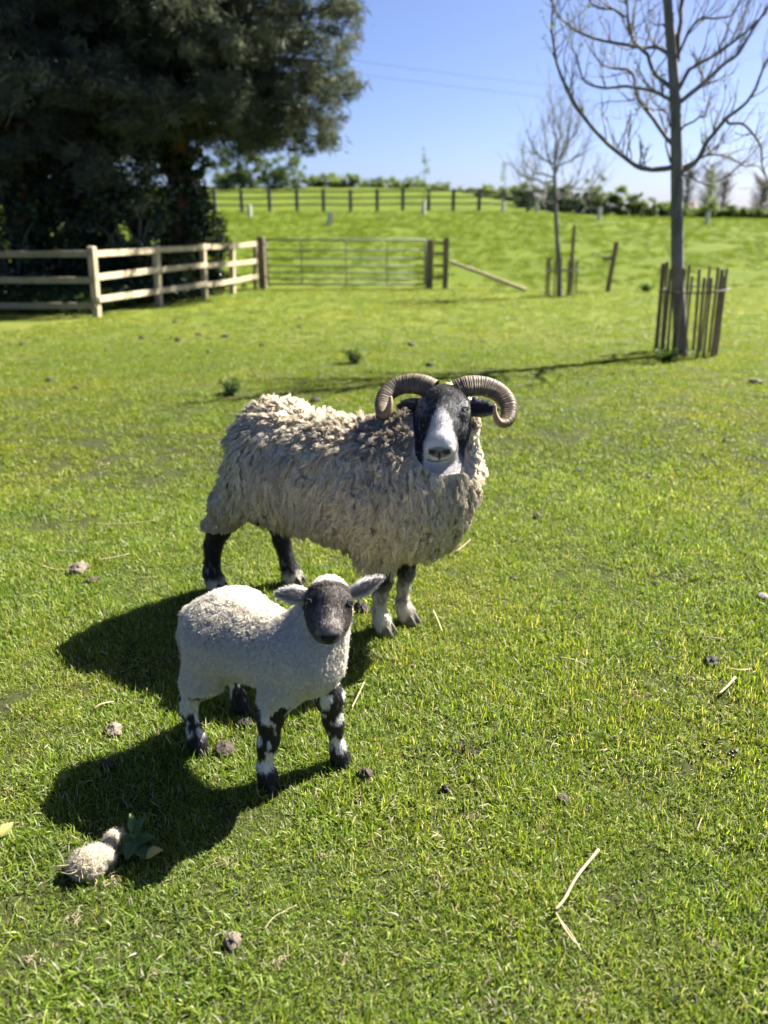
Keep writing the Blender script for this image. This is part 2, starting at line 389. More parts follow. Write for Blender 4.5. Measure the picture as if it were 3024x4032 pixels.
def grass_field(name, pts, scl, tufts, seed=1):
    rg = np.random.default_rng(seed); n = len(pts)
    me = bpy.data.meshes.new(name); me.vertices.add(n); me.vertices.foreach_set('co', pts.astype(np.float32).ravel())
    rot = np.stack([rg.normal(0, .10, n), rg.normal(0, .10, n), rg.random(n) * 6.283], 1).astype(np.float32)
    me.attributes.new('rot', 'FLOAT_VECTOR', 'POINT').data.foreach_set('vector', rot.ravel())
    me.attributes.new('scl', 'FLOAT', 'POINT').data.foreach_set('value', scl.astype(np.float32))
    me.attributes.new('pick', 'INT', 'POINT').data.foreach_set('value', rg.integers(0, len(tufts), n).astype(np.int32))
    o = bpy.data.objects.new(name, me); COL.objects.link(o)
    ng = bpy.data.node_groups.new(name + '_scatter', 'GeometryNodeTree')
    ng.interface.new_socket('Geometry', in_out='INPUT', socket_type='NodeSocketGeometry'); ng.interface.new_socket('Geometry', in_out='OUTPUT', socket_type='NodeSocketGeometry')
    N_ = ng.nodes.new; Lk = ng.links.new
    gi, go = N_('NodeGroupInput'), N_('NodeGroupOutput'); g2i = N_('GeometryNodeGeometryToInstance')
    for t in reversed(tufts):
        oi = N_('GeometryNodeObjectInfo'); oi.inputs['Object'].default_value = t; oi.inputs['As Instance'].default_value = True; Lk(oi.outputs['Geometry'], g2i.inputs[0])
    iop = N_('GeometryNodeInstanceOnPoints'); Lk(gi.outputs[0], iop.inputs['Points']); Lk(g2i.outputs[0], iop.inputs['Instance']); iop.inputs['Pick Instance'].default_value = True
    def attr(nm, ty): q = N_('GeometryNodeInputNamedAttribute'); q.data_type = ty; q.inputs['Name'].default_value = nm; return q.outputs['Attribute']
    Lk(attr('pick', 'INT'), iop.inputs['Instance Index']); Lk(attr('rot', 'FLOAT_VECTOR'), iop.inputs['Rotation']); Lk(attr('scl', 'FLOAT'), iop.inputs['Scale'])
    Lk(iop.outputs[0], go.inputs[0])
    md = o.modifiers.new('scatter', 'NODES'); md.node_group = ng
    return tag(o, kind='stuff')
def field_pts(y0, y1, per_m2, margin=.9, seed=3, keep=None):
    rg = np.random.default_rng(seed); W = 0.56 * y1 + margin + .6; n = int(per_m2 * (y1 - y0) * 2 * W)
    y = rg.uniform(y0, y1, n); x = rg.uniform(-W, W, n); k = np.abs(x) < .56 * y + margin + .55; x, y = x[k], y[k]
    p = np.stack([x, y, x * 0], 1)
    if keep is not None: q = keep(p); p = p[q]
    p[:, 2] = terrain(p[:, 0], p[:, 1]); return p
T_NEAR = [tuft('turf_tuft', 100, .062, .016, .042, .00135, G_MAT, .98, .085, 10 + i) for i in range(7)]
T_FAR = [tuft('turf_tuft', 60, .075, .020, .042, .0022, G_MAT, .9, .10, 30 + i) for i in range(5)]
def darker(tufts, k):
    for t in tufts:
        a = t.data.attributes['col'].data; c = np.empty(len(a) * 4, np.float32); a.foreach_get('color', c); c = c.reshape(-1, 4); c[:, :3] *= k; a.foreach_set('color', c.ravel())
    return tufts
T_HILL = [tuft('meadow_tuft', 60, .16, .07, .17, .0040, H_MAT, .7, .04, 50 + i) for i in range(5)]
darker(T_HILL, (.58, .62, .3)); darker(T_FAR, (.84, .84, .7))
thin = lambda p: rng.random(len(p)) < np.clip(.10 + 1.55 * fbm(p, 2.4, 77), .3, 1)
pn = field_pts(.35, 4.6, 1150, .6, 3, lambda p: thin(p) & (rng.random(len(p)) > sstep(3.0, 4.6, p[:, 1]))); grass_field('grass', pn, rng.uniform(.65, 1.25, len(pn)) * (.45 + 1.15 * fbm(pn, 3.1, 78)), T_NEAR, 1)
pm = field_pts(2.9, 9.5, 260, .5, 4, lambda p: thin(p) & (rng.random(len(p)) < sstep(2.9, 4.4, p[:, 1]))); grass_field('grass', pm, rng.uniform(.7, 1.3, len(pm)), T_FAR, 2)
pf = field_pts(9.5, 17.9, 70, .5, 5, lambda p: (p[:, 0] > -4.5 + (p[:, 1] - 12.6) * .32)); grass_field('grass', pf, rng.uniform(.9, 1.7, len(pf)), T_FAR, 3)
ph_ = field_pts(18.1, 47, 9, 1, 6, lambda p: (p[:, 0] > -4.2 - .18 * (p[:, 1] - 18)) & (fbm(p, .55, 12) > .36)); grass_field('grass', ph_, rng.uniform(.6, 1.35, len(ph_)) * (.35 + 1.1 * fbm(ph_, .8, 13)), T_HILL, 4)

# ================================================================== fences, gate, posts
WOOD_SHADED = grainy('weathered_rail_shade_toned', (.17, .145, .10), (.27, .235, .165), 6, (1, 1, 1), .85, 60, .5, .004)  # same fence wood, browned in its colour to stand for the pines' shade
WOOD = grainy('weathered_pale_wood', (.33, .27, .17), (.50, .42, .29), 6, (1, 1, 1), .85, 60, .5, .004)
WOODD = grainy('weathered_brown_wood', (.13, .10, .065), (.24, .19, .125), 7, (1, 1, 1), .85, 50, .5, .004)
WOODK = grainy('dark_fence_wood', (.075, .08, .068), (.13, .135, .115), 7, (1, 1, 1), .85, 50, .5, .004)
STEEL = grainy('galvanised_steel', (.12, .135, .13), (.20, .215, .21), 12, rough=.75, bs=90, bstr=.1, spec=.15)
def post(name, p, top, w, mat, parent, lean=(0, 0), X=None):
    mb = MB(); p = np.asarray(p, float); d = np.array([lean[0], lean[1], 1.0]); d /= np.linalg.norm(d)
    L = top + .25; c = p + d * (top - L / 2)
    mb.box(c, (L, w, w), X=d, Z=(X if X is not None else (0, 1, 0)), bev=.14, jit=.002); return mb.build(name, mat, parent, False)
def rail(p, q, hgt, thick, mat, parent, name='rail', sag=.0):
    mb = MB(); p, q = np.asarray(p, float), np.asarray(q, float); L = np.linalg.norm(q - p)
    mb.box((p + q) / 2, (L, thick, hgt), X=q - p, Z=(0, 0, 1), bev=.18, jit=.003); return mb.build(name, mat, parent, False)
# pale paddock fence on the left
FP = [np.array([-4.53, 12.45]), np.array([-4.03, 14.2]), np.array([-3.55, 15.75]), np.array([-3.20, 16.85]), np.array([-2.86, 17.75])]
LP_ = [np.array([-4.53, 12.45]), np.array([-6.5, 12.35]), np.array([-8.4, 12.1])]
g3 = lambda q: np.array([q[0], q[1], tz(q[0], q[1])])
fence = thing('paddock_fence', g3(FP[0]), 'pale weathered post and rail fence running from the left edge up to the field gate', 'fence')
for i, q in enumerate(FP): post('post', g3(q), 1.02 if i else 1.06, .105 if i < 4 else .07, WOOD if i < 4 else WOODD, fence, (.045 + rng.normal(0, .012), rng.normal(0, .01)), (FP[1][0] - FP[0][0], FP[1][1] - FP[0][1], 0))
for q in LP_[1:]: post('post', g3(q), 1.0, .10, WOOD, fence)
def run(pts, heights, side, mat):
    for a, c in zip(pts[:-1], pts[1:]):
        d = unit(np.append(c - a, 0)); n = np.cross([0, 0, 1.0], d) * side
        for hz in heights:
            rail(g3(a) + n * .072 + [0, 0, hz + rng.normal(0, .008)] - d * .015, g3(c) + n * .072 + [0, 0, hz + rng.normal(0, .008)] + d * .012, .095, .036, mat, fence)
run(FP, (.27, .61, .945), -1, WOOD)
run(LP_, (.19, .57, .95), 1, WOOD_SHADED)
# gate posts and gate
gl, gr_ = at(1036, 1140, 18.0), at(1690, 1142, 18.0)
GL, GR = g3(gl[:2]), g3(gr_[:2])
def lone_post(name, p, top, w, mat, label, cat='post', lean=(0, 0)):
    t = thing(name, p, label, cat); post('post_shaft', p, top, w, mat, t, lean); return t
lp = thing('gate_post', GL, 'thick brown gate post at the hinge end of the field gate beside the pale fence', 'gate post')
post('post_shaft', GL, 1.10, .16, WOODD, lp); mb = MB(); mb.tube([GL + [.07, -.095, .95], GL + [.13, -.095, .95]], .016, 6); mb.tube([GL + [.07, -.095, .25], GL + [.13, -.095, .25]], .016, 6); mb.build('hinge', STEEL, lp)['kind'] = 'stuff'
rp = thing('gate_post', GR, 'thick brown gate post at the latch end of the field gate', 'gate post')
post('post_shaft', GR, 1.05, .15, WOODD, rp); mb = MB(); mb.box(GR + [-.09, -.09, .8], (.10, .02, .05)); mb.build('latch_plate', STEEL, rp)
gate = thing('field_gate', (GL + GR) / 2, 'long galvanised seven bar field gate standing shut between two brown posts', 'gate')
a0, a1 = GL + [.13, -.09, .10], GR + [-.11, -.09, .10]
for x in (a0, a1):
    mb = MB(); mb.tube([x, x + [0, 0, .95]], .021, 8); mb.build('stile', STEEL, gate)
for z in (.0, .12, .25, .39, .55, .73, .94):
    mb = MB(); mb.tube([a0 + [0, 0, z], (a0 + a1) / 2 + [0, 0, z - .004], a1 + [0, 0, z]], .017 if z not in (0, .94) else .021, 8); mb.build('bar', STEEL, gate)
for k in (.22, .5, .76):
    mb = MB(); p = a0 + (a1 - a0) * k + [0, -.026, 0]; mb.box(p + [0, 0, .47], (.96, .022, .008), X=(0, 0, 1), Z=(0, 1, 0)); mb.build('upright', STEEL, gate)
# short stub fence and its brace beside the latch post
S2_ = g3(at(1752, 1142, 18.05)[:2])
stub = thing('stub_fence', S2_, 'short brown stub of rail fence between the latch gate post and a thinner post', 'fence')
post('post', S2_, 1.08, .12, WOODD, stub)
for z in (.25, .50, .75, .98): rail(GR + [.09, .05, z], S2_ + [-.06, .0, z - .01], .06, .03, WOODD, stub)
e = g3(at(2070, 1158, 17.2)[:2]); mb = MB(); st = S2_ + [.09, -.01, .58]; L = np.linalg.norm(e + [0, 0, .03] - st)
mb.box((st + e + [0, 0, .03]) / 2, (L, .05, .07), X=e + [0, 0, .03] - st, jit=.004)
o = mb.build('brace_pole', WOOD, None, False); anchor(o, e); tag(o, 'pale slanting wooden brace leaning from the stub fence down to the grass', 'brace')
# leaning post in the meadow
q = g3(at(2392, 1152, 17.2)[:2]); t = thing('leaning_post', q, 'lone dark post leaning to the right in the meadow between the two bare trees', 'post')
post('post_shaft', q, 1.02, .085, WOODD, t, (.085, 0)); mb = MB(); mb.box(q + [-.10, -.03, .68], (.20, .03, .07)); mb.build('cross_piece', WOODD, t)
# far fence on the hillside
px = [954, 1063, 1171, 1275, 1381, 1485, 1586, 1687, 1784, 1885, 1981, 2078, 2175, 2270]
FF = [g3(at(x, 831, 48.0 + .002 * (x - 1500))[:2]) for x in ([740, 848] + px)]
ff = thing('hillside_fence', FF[5], 'dark post and rail fence across the hillside below the skyline', 'fence')
for p in FF: post('post', p, 1.18, .20, WOODK, ff)
for a, c in zip(FF[:-1], FF[1:]):
    for z in (.36, .72, 1.06): rail(a + [0, -.10, z], c + [0, -.10, z], .085, .04, WOODK, ff)

# ================================================================== trees
BARK = grainy('grey_bark', (.10, .095, .085), (.22, .21, .19), 9, (1, 1, .35), .9, 45, .9, .012)
BARKP = grainy('reddish_pine_bark', (.075, .045, .03), (.17, .10, .065), 7, (1, 1, .4), .9, 22, 1.0, .02)
TWIG = grainy('grey_twig', (.16, .145, .13), (.26, .24, .22), 14, rough=.85, bs=60, bstr=.3)
def quads_leaves(P, Nn, size, asp, cols, rg, rot=None):
    """small pointed leaves (two triangles each) at P facing about Nn"""
    n = len(P); A = unit(np.cross(Nn, rg.normal(0, 1, (n, 3)))); B_ = np.cross(Nn, A)
    L = (size * rg.uniform(.6, 1.4, n))[:, None]; W = L * asp
    V = np.stack([P - A * L * .5, P + B_ * W * .5 + Nn * L * .06, P + A * L * .5, P - B_ * W * .5 + Nn * L * .06], 1).reshape(-1, 3)
    i = np.arange(n)[:, None] * 4; T = np.concatenate([i + [[0, 1, 2]], i + [[0, 2, 3]]], 1).reshape(-1, 3)
    return V, T, np.repeat(cols, 4, 0)
def foliage(name, clumps, per, size, asp, pal, mat, parent, seed=0, shell=.55, flat=.8):
    """leaves gathered in clumps: clumps = (centre, radius) list; more leaves near the outside"""
    rg = np.random.default_rng(seed); Ps, Ns, Cs = [], [], []
    pal = np.array(pal)
    for c, r in clumps:
        n = max(6, int(per * r * r)); d = unit(rg.normal(0, 1, (n, 3))); rr = r * (shell + (1 - shell) * rg.random(n)) * rg.uniform(.55, 1.08, n)
        Ps.append(np.asarray(c) + d * rr[:, None] * [1, 1, flat]); Ns.append(unit(d * .5 + rg.normal(0, .7, (n, 3)) + [0, 0, .3]))
        base = pal[rg.integers(len(pal))] * rg.uniform(.75, 1.25); Cs.append(base * rg.uniform(.7, 1.3, (n, 1)))
    V, T, C = quads_leaves(np.concatenate(Ps), np.concatenate(Ns), size, asp, np.concatenate(Cs), rg)
    me = mesh_np(name, V, T, False); set_col(me, C); return put(name, me, mat, parent)
LEAF_D = leafy('dark_needle_foliage', trans=.32, rough=.6, vary=0, tcol=(1.15, 1.15, .8), spec=.3)
LEAF_I = leafy('glossy_ivy_leaf', trans=.12, rough=.25, vary=0, tcol=(1.2, 1.3, .5), spec=.6)
LEAF_S = leafy('spring_leaf', trans=.40, rough=.5, vary=0, tcol=(1.5, 1.5, .5), spec=.3)

def bare_tree(name, base, label, limbs, trunk, r0, twig_len, ntw, bud, seed, side_len=.5):
    """limbs: list of (control points, start radius)"""
    rg = np.random.default_rng(seed); t = thing(name, base, label, 'tree')
    P = spline(trunk, 40); s = np.linspace(0, 1, 40); rad = r0 * (1 - .68 * s) * (1 + .45 * np.exp(-s * 40)) ; mb = MB(); mb.tube(P, rad, 12); mb.build('trunk', BARK, t)
    tw = MB(); tips = []
    def twig(p, d, L, r, lev):
        n = 6; pts = [p]; dd = np.array(d, float)
        for i in range(n): dd = unit(dd + rg.normal(0, .13, 3) + [0, 0, .10]); pts.append(pts[-1] + dd * L / n)
        tw.tube(pts, np.linspace(r, r * .35, n + 1), 4, cap=False); tips.append(pts[-1])
        if lev > 0:
            for i in range(rg.integers(1, 4)):
                k = rg.integers(1, n); tips.append(pts[k]); twig(pts[k], unit(dd + rg.normal(0, .6, 3) + [0, 0, .25]), L * rg.uniform(.35, .65), r * .6, lev - 1)
    for ctrl, rr in limbs:
        n = 34; Q_ = spline(ctrl, n); Q_[1:] += np.stack([np.interp(np.arange(n - 1), np.arange(0, n + 3, 4), rg.normal(0, .018, len(np.arange(0, n + 3, 4)))) for _ in range(3)], 1); mb = MB(); rl = rr * np.linspace(1, .28, n); mb.tube(Q_, rl, 8); mb.build('branch', BARK, t)
        L = np.linalg.norm(np.diff(Q_, axis=0), axis=1).sum()
        for i in range(int(ntw * L)):
            k = rg.integers(5, n - 1); d = unit(Q_[k + 1] - Q_[k]) if k < n - 1 else unit(Q_[k] - Q_[k - 1])
            twig(Q_[k], unit(d * .55 + rg.normal(0, .55, 3) + [0, 0, .55]), twig_len * rg.uniform(.5, 1.3), min(.0085, rl[k] * .5), 1)
        twig(Q_[-1], unit(Q_[-1] - Q_[-2]), twig_len, rl[-1] * .8, 1)
    o = tw.build('twigs', TWIG, t); o['kind'] = 'stuff'
    tp = np.array(tips); tp = tp[rg.random(len(tp)) < bud]
    if len(tp):
        tp = np.repeat(tp, 4, 0) + rg.normal(0, .012, (len(tp) * 4, 3))
        V, T, C = quads_leaves(tp, unit(rg.normal(0, 1, tp.shape)), .030, .55, np.tile([[.16, .22, .05]], (len(tp), 1)) * rg.uniform(.7, 1.3, (len(tp), 1)), rg)
        me = mesh_np('buds', V, T, False); set_col(me, C); o = put('buds', me, LEAF_S, t); o['kind'] = 'stuff'
    return t
def limb(pts, y0, dy): 
    n = len(pts); return [at(x, y, y0 + dy * (i / (n - 1)) ** 1.1) for i, (x, y) in enumerate(pts)]
y1 = ground(2680, 1398)[1]; b1 = ground(2680, 1398)
TR1 = [b1 - [0, 0, .05]] + [at(x, y, y1) for x, y in ((2676, 1250), (2668, 1080), (2665, 700), (2661, 450), (2648, 240), (2628, 0), (2610, -260), (2600, -520), (2585, -800))]
L1 = [([(2655, 655), (2540, 668), (2450, 610), (2290, 460), (2220, 330), (2182, 150), (2168, 40)], -.5, .032), ([(2655, 575), (2560, 450), (2505, 345), (2492, 270), (2430, 275), (2360, 240), (2325, 180)], .5, .024),
      ([(2655, 405), (2585, 368), (2480, 348), (2330, 330), (2270, 250), (2238, 190)], -.35, .022), ([(2652, 360), (2560, 250), (2510, 165), (2462, 60), (2452, -80), (2420, -260)], .35, .026),
      ([(2650, 235), (2590, 190), (2500, 175), (2320, 150), (2222, 90), (2180, -10), (2150, -120)], .3, .024), ([(2465, 65), (2345, 22), (2310, -50), (2290, -160)], .25, .015),
      ([(2678, 665), (2740, 630), (2800, 540), (2860, 470), (2930, 410), (2995, 290), (3040, 200)], -.4, .032), ([(2860, 470), (2930, 500), (2990, 580), (3022, 700), (3040, 800)], -.3, .018),
      ([(2672, 405), (2790, 310), (2900, 220), (3024, 30), (3100, -100)], .45, .030), ([(2670, 355), (2735, 250), (2850, 190), (3000, 60), (3060, -60)], -.2, .026),
      ([(2682, 690), (2760, 622), (2830, 612), (2930, 640), (3030, 705)], .5, .022), ([(2680, 680), (2722, 703), (2780, 727), (2850, 700), (2960, 600), (3060, 470)], .2, .013),
      ([(2660, 240), (2676, 100), (2684, -40), (2700, -250), (2690, -480)], .2, .030), ([(2640, 120), (2560, 90), (2530, 140)], .3, .012), ([(2665, 250), (2740, 80), (2850, 70), (2980, -80)], -.5, .018),
      ([(2655, 520), (2610, 440), (2540, 415), (2470, 450)], -.6, .014), ([(2675, 520), (2760, 450), (2780, 370)], -.7, .014), ([(2625, -10), (2520, -140), (2400, -330)], -.4, .026), ([(2620, -60), (2740, -220), (2860, -380)], .3, .026), ([(2640, 640), (2620, 500), (2590, 420), (2560, 380)], .8, .013)]
bare_tree('bare_tree', b1, 'bare grey tree rising out of frame at right from a paling guard', [(limb(p, y1, d), r * .86) for p, d, r in L1], TR1, .078, .40, 13, .07, 5)
b2 = ground(2205, 1165); y2 = b2[1]
TR2 = [b2 - [0, 0, .05]] + [at(x, y, y2) for x, y in ((2200, 1050), (2192, 900), (2186, 760), (2184, 650), (2190, 560))]
rg2 = np.random.default_rng(4); L2 = []
for (x0, y0), (x1, y1_) in (((2188, 800), (2100, 740)), ((2188, 780), (2290, 640)), ((2187, 690), (2140, 470)), ((2186, 680), (2250, 430)), ((2186, 650), (2070, 500)), ((2190, 620), (2215, 380)), ((2188, 740), (2370, 690)), ((2187, 720), (2010, 640)), ((2190, 580), (2170, 330)), ((2187, 660), (2330, 520)), ((2188, 700), (2050, 600)), ((2188, 760), (2330, 760)), ((2187, 745), (2040, 720)), ((2188, 640), (2290, 400))):
    d = rg2.uniform(-1.0, 1.0); mx, my = x0 * .45 + x1 * .55 + (x1 - x0) * .15, y0 * .45 + y1_ * .55 + 25
    L2.append((limb([(x0, y0), (mx, my), (x1, y1_)], y2, d), .020))
bare_tree('bare_tree', b2, 'smaller bare tree behind the near one, beside a tall stake', L2, TR2, .060, .50, 13, .07, 6)
def tree_guard(base, rad, hgt, n, label, ring, skip=(), w=.022, mat=WOODD, lean=-.05):
    t = thing('tree_guard', base, label, 'tree guard')
    for i in range(n):
        a = 2 * math.pi * i / n + rng.normal(0, .06)
        if i in skip: continue
        p = base + [rad * math.cos(a), rad * math.sin(a), 0]; p[2] = tz(p[0], p[1]); H_ = hgt * rng.uniform(.9, 1.06)
        post('paling', p, H_, w * rng.uniform(.85, 1.2), mat, t, (lean + rng.normal(0, .012), rng.normal(0, .010)))
    for zz in ring:
        a = np.linspace(0, 2 * math.pi, 40); mb = MB(); mb.tube(np.stack([base[0] + (rad + .018) * np.cos(a), base[1] + (rad + .018) * np.sin(a), base[2] + zz + .02 * np.cos(a)], 1), .016, 5, flat=.6, cap=False); mb.build('band', WOODK, t)
    return t
tree_guard(b1 + [.07, .05, 0], .325, .93, 20, 'round guard of thin wooden palings about the large bare tree', (.70,), (), .022)
tree_guard(b2 + [.02, .02, 0], .30, .74, 14, 'low round guard of thin palings about the smaller bare tree', (.50,), (), .024)
q = g3(at(2240, 1160, y2 + .15)[:2]); o = post('stake', q, 1.35, .06, WOODD, None, (.0, 0)); anchor(o, q); tag(o, 'tall thin stake standing beside the smaller bare tree', 'stake')

# the dark conifers and ivy behind the fence
def conifer(base, label, trunk_r, zlow, ztop, reach, seed, ntier, lean=0.0, ivy=0, drop=.35, boughs=(), per=760):
    rg = np.random.default_rng(seed); t = thing('pine_tree', base, label, 'tree')
    P = spline([base - [0, 0, .1], base + [.05 + lean * .3, 0, ztop * .35], base + [lean * .7, .1, ztop * .7], base + [lean, .1, ztop]], 30); mb = MB(); mb.tube(P, trunk_r * np.linspace(1.15, .25, 30), 12); mb.build('trunk', BARKP, t)
    cl = []
    for i in range(ntier + len(boughs)):
        f = (i + rg.random()) / ntier if i < ntier else boughs[i - ntier][0]; z = zlow + (ztop - zlow) * f; k = np.argmin(np.abs(P[:, 2] - base[2] - z)); p = P[k]
        a = i * 2.4 + rg.normal(0, .3); d = np.array([math.cos(a), math.sin(a), 0])
        L = reach * (1 - .45 * max(0, f - .45) / .55) * rg.uniform(.86, 1.0) * (.76 + .24 * min(1, f * 3.2))
        if i >= ntier: a, L = boughs[i - ntier][1:]; d = np.array([math.cos(a), math.sin(a), 0])
        e = p + d * L + [0, 0, -drop * L * (1 - f) + .25 * L * f]
        C_ = spline([p, p + d * L * .4 + [0, 0, .12 * L * (f - .1)], e], 14); mb = MB(); mb.tube(C_, np.linspace(.055, .012, 14), 6, cap=False); mb.build('limb', BARKP, t)
        for q in C_[4:]:
            for _ in range(3): cl.append((q + rg.normal(0, .26, 3) * [1, 1, .8], rg.uniform(.20, .42)))
            s_ = unit(np.cross(d, [0, 0, 1])) * rg.choice([-1, 1]); cl.append((q + s_ * rg.uniform(.2, .75) + rg.normal(0, .12, 3), rg.uniform(.18, .36)))
        cl.append((e, rg.uniform(.25, .4)))
    foliage('crown', cl, per, .175, .12, [(.080, .098, .076), (.100, .118, .092), (.120, .136, .104), (.072, .088, .072)], LEAF_D, t, seed, .15, .75)
    if ivy:
        cl = [(P[rg.integers(0, 14)] * [1, 1, 1] + rg.normal(0, trunk_r * .9, 3), rg.uniform(.12, .28)) for _ in range(ivy)]
        foliage('ivy', cl, 1900, .085, .8, [(.020, .042, .016), (.030, .055, .022)], LEAF_I, t, seed + 5, .6, 1.0)
    return t
pA = g3(at(120, 1150, 15.6)[:2]); pB = g3(at(735, 1130, 16.6)[:2]); pC = g3(at(330, 1130, 20.5)[:2]); pD = g3(at(-420, 1130, 17.0)[:2])
conifer(pA, 'tall dark pine at far left with an ivy clad trunk behind the fence', .24, 2.3, 10.5, 3.2, 21, 56, ivy=140, per=620)
conifer(pB, 'broad dark pine whose boughs spread right over the meadow towards the sky', .26, 3.0, 9.6, 3.35, 22, 108, .0, ivy=230, drop=.08, boughs=[(.03, -.1, 2.9), (.06, .35, 3.1), (.09, -.3, 3.0), (.13, .1, 3.35), (.17, .5, 3.3), (.20, -.2, 3.3), (.25, .15, 3.3), (.30, -.1, 3.5), (.34, .4, 3.6), (.38, 0, 3.6), (.42, -.3, 3.7), (.46, .2, 3.7)], per=640)
conifer(pC, 'dark pine between the other two, deepest in the shade', .22, 1.8, 11.0, 2.8, 23, 50, per=560)
conifer(pD, 'dark pine cut off by the left edge of the view', .24, 1.5, 10.0, 2.8, 24, 44)
def bush(name, base, rx, ry, rz, label, pal, mat, per, size, seed, n=40, cat='bush', group=None, zlow=.04, asp=.6):
    rg = np.random.default_rng(seed); t = thing(name, base, label, cat, group)
    mb = MB(); cl = []
    for i in range(n):
        d = unit(rg.normal(0, 1, 3)); d[2] = abs(d[2]) * 1.0; k = rg.random() ** .4
        cl.append((base + np.array([d[0] * rx * k, d[1] * ry * k, zlow * rz + d[2] * rz * k * .9]), rg.uniform(.22, .42) * min(rx, rz)))
    for i in range(6):
        c = cl[rg.integers(n)][0]; mb.tube(spline([base - [0, 0, .05], base * .5 + c * .5 + [0, 0, .1 * rz], c], 6), np.linspace(.03, .008, 6) * min(1.5, rz), 4, cap=False)
    mb.build('stems', BARK, t)
    foliage('foliage', cl, per, size, asp, pal, mat, t, seed, .35, .85); return t
DK = [(.018, .034, .016), (.026, .046, .020), (.036, .058, .026)]
bush('laurel_bush', g3(at(545, 1150, 15.4)[:2]), 1.0, .9, 3.7, 'dark glossy evergreen bush behind the middle of the pale fence', DK, LEAF_I, 1500, .10, 31, 90, asp=.45)
bush('holly_bush', g3(at(775, 1150, 16.75)[:2]), .70, .55, 3.0, 'dark bush with glinting leaves overhanging the pale fence near the gate', DK, LEAF_I, 1900, .085, 32, 90, asp=.5)
bush('laurel_bush', g3(at(300, 1150, 16.0)[:2]), 1.25, .8, 3.6, 'dark evergreen bush in deep shade behind the left of the fence', DK, LEAF_I, 1500, .10, 33, 90, asp=.45)
bush('ivy_bush', g3(at(60, 1180, 15.0)[:2]), .75, .6, 2.6, 'ivy bush with bright glinting leaves behind the far left rails', [(.03, .055, .022), (.045, .075, .03)], LEAF_I, 1100, .075, 34, 60, asp=.7)
bush('shrub', g3(at(-250, 1180, 15.5)[:2]), 1.2, .8, 2.4, 'dark shrub cut off by the left edge behind the fence', DK, LEAF_I, 700, .085, 35, 50)
# weeds in the shade below the rails
rg = np.random.default_rng(8); cl = []
for _ in range(260):
    x = rg.uniform(-8.0, -4.4); y = 12.75 + rg.random() * 2.4 + max(0, x + 5.5) * .3; cl.append((np.array([x, y, tz(x, y) + rg.uniform(.03, .28)]), rg.uniform(.08, .18)))
for _ in range(330):
    f = rg.random(); q = FP[0] + (FP[-1] - FP[0]) * f; o_ = rg.uniform(.22, 1.5); x, y = q[0] - o_, q[1] + o_ * .33; cl.append((np.array([x, y, tz(x, y) + rg.uniform(.03, .34)]), rg.uniform(.08, .20)))
o = foliage('undergrowth', cl, 1600, .06, .55, [(.03, .06, .018), (.045, .085, .024), (.024, .045, .016)], LEAF_S, None, 9, .3, .8); tag(o, kind='stuff')

# ------------------------------------------------------------------ the skyline: bushes, hedge, saplings in tubes, far trees
PALE = [(.11, .15, .055), (.14, .18, .06), (.095, .14, .06)]
MIDG = [(.06, .10, .04), (.08, .12, .045), (.10, .14, .05)]
def sky_base(px, y):
    x = (px - 1512) / 3028 * (y * .9336 + .4); return np.array([x, y, tz(x, y)])
SK = [(905, 61, 1.4, 2.9, MIDG, 'round green bush on the skyline just right of the dark pines'), (1000, 61, 1.2, 2.4, PALE, 'paler bush on the skyline, second out from the pines'), (1085, 61.5, 1.3, 2.6, MIDG, 'mid green bush on the skyline under the pine bough'), (1165, 61, 1.0, 2.7, MIDG, 'upright green bush on the skyline where the pine bough ends'),
      (1235, 62, .8, .8, PALE, None), (1310, 62, 1.0, 1.05, PALE, None), (1390, 62, 1.0, .9, PALE, None), (1470, 62, 1.1, .75, MIDG, None), (1550, 61.5, 1.2, .7, PALE, None), (1625, 61.5, 1.1, .8, PALE, None), (1740, 61, 1.1, .6, PALE, None), (1830, 61, 1.0, .55, PALE, None), (1910, 60, 1.0, .9, PALE, None), (2000, 59, 1.1, 1.2, PALE, None)]
for i, (x, y, r, hh, pal, lab) in enumerate(SK):
    bush('skyline_bush', sky_base(x, y), r, .8, hh, lab or 'low pale bush in the row along the crest of the hill', pal, LEAF_S, 650, .13, 100 + i, 34, 'bush', 'bushes along the crest of the hill')
HD = [(2075, 52, .9, 1.6, MIDG), (2150, 51.5, .9, 1.7, MIDG), (2230, 51, .9, 1.75, MIDG), (2310, 50.5, 1.0, 2.1, PALE), (2370, 50.5, .8, 2.4, PALE), (2435, 50, .8, 1.8, PALE), (2500, 50, .8, 1.3, MIDG), (2560, 50, .7, 1.2, MIDG), (2625, 50, .8, .95, PALE), (2690, 49.5, .7, .8, MIDG), (2770, 49.5, .9, .95, MIDG), (2850, 49, .9, .75, MIDG), (2930, 49, .9, .75, MIDG), (3010, 48.5, .9, .7, MIDG), (3090, 48.5, .9, .7, MIDG)]
for i, (x, y, r, hh, pal) in enumerate(HD):
    lab = {2370: 'tallest yellow green bush of the hedge between the two bare trees', 2075: 'hedge bush just left of the smaller bare tree', 2230: 'hedge bush just right of the stem of the smaller bare tree', 2435: 'pale hedge bush on the right shoulder of the tallest one', 2625: 'low pale hedge bush next left of the large bare trunk', 2690: 'low hedge bush at the right side of the large bare trunk', 3010: 'last low hedge bush before the right edge of the picture'}.get(x, 'dark bush in the hedge along the right of the hilltop')
    bush('hedge_bush', sky_base(x, y), r, .7, hh, lab, pal, LEAF_S, 900, .13, 140 + i, 36, 'bush', 'hedge along the right of the hilltop')
TUBE = grainy('pale_tree_tube', (.50, .48, .42), (.66, .64, .58), 5, rough=.6, bs=40, bstr=.1)
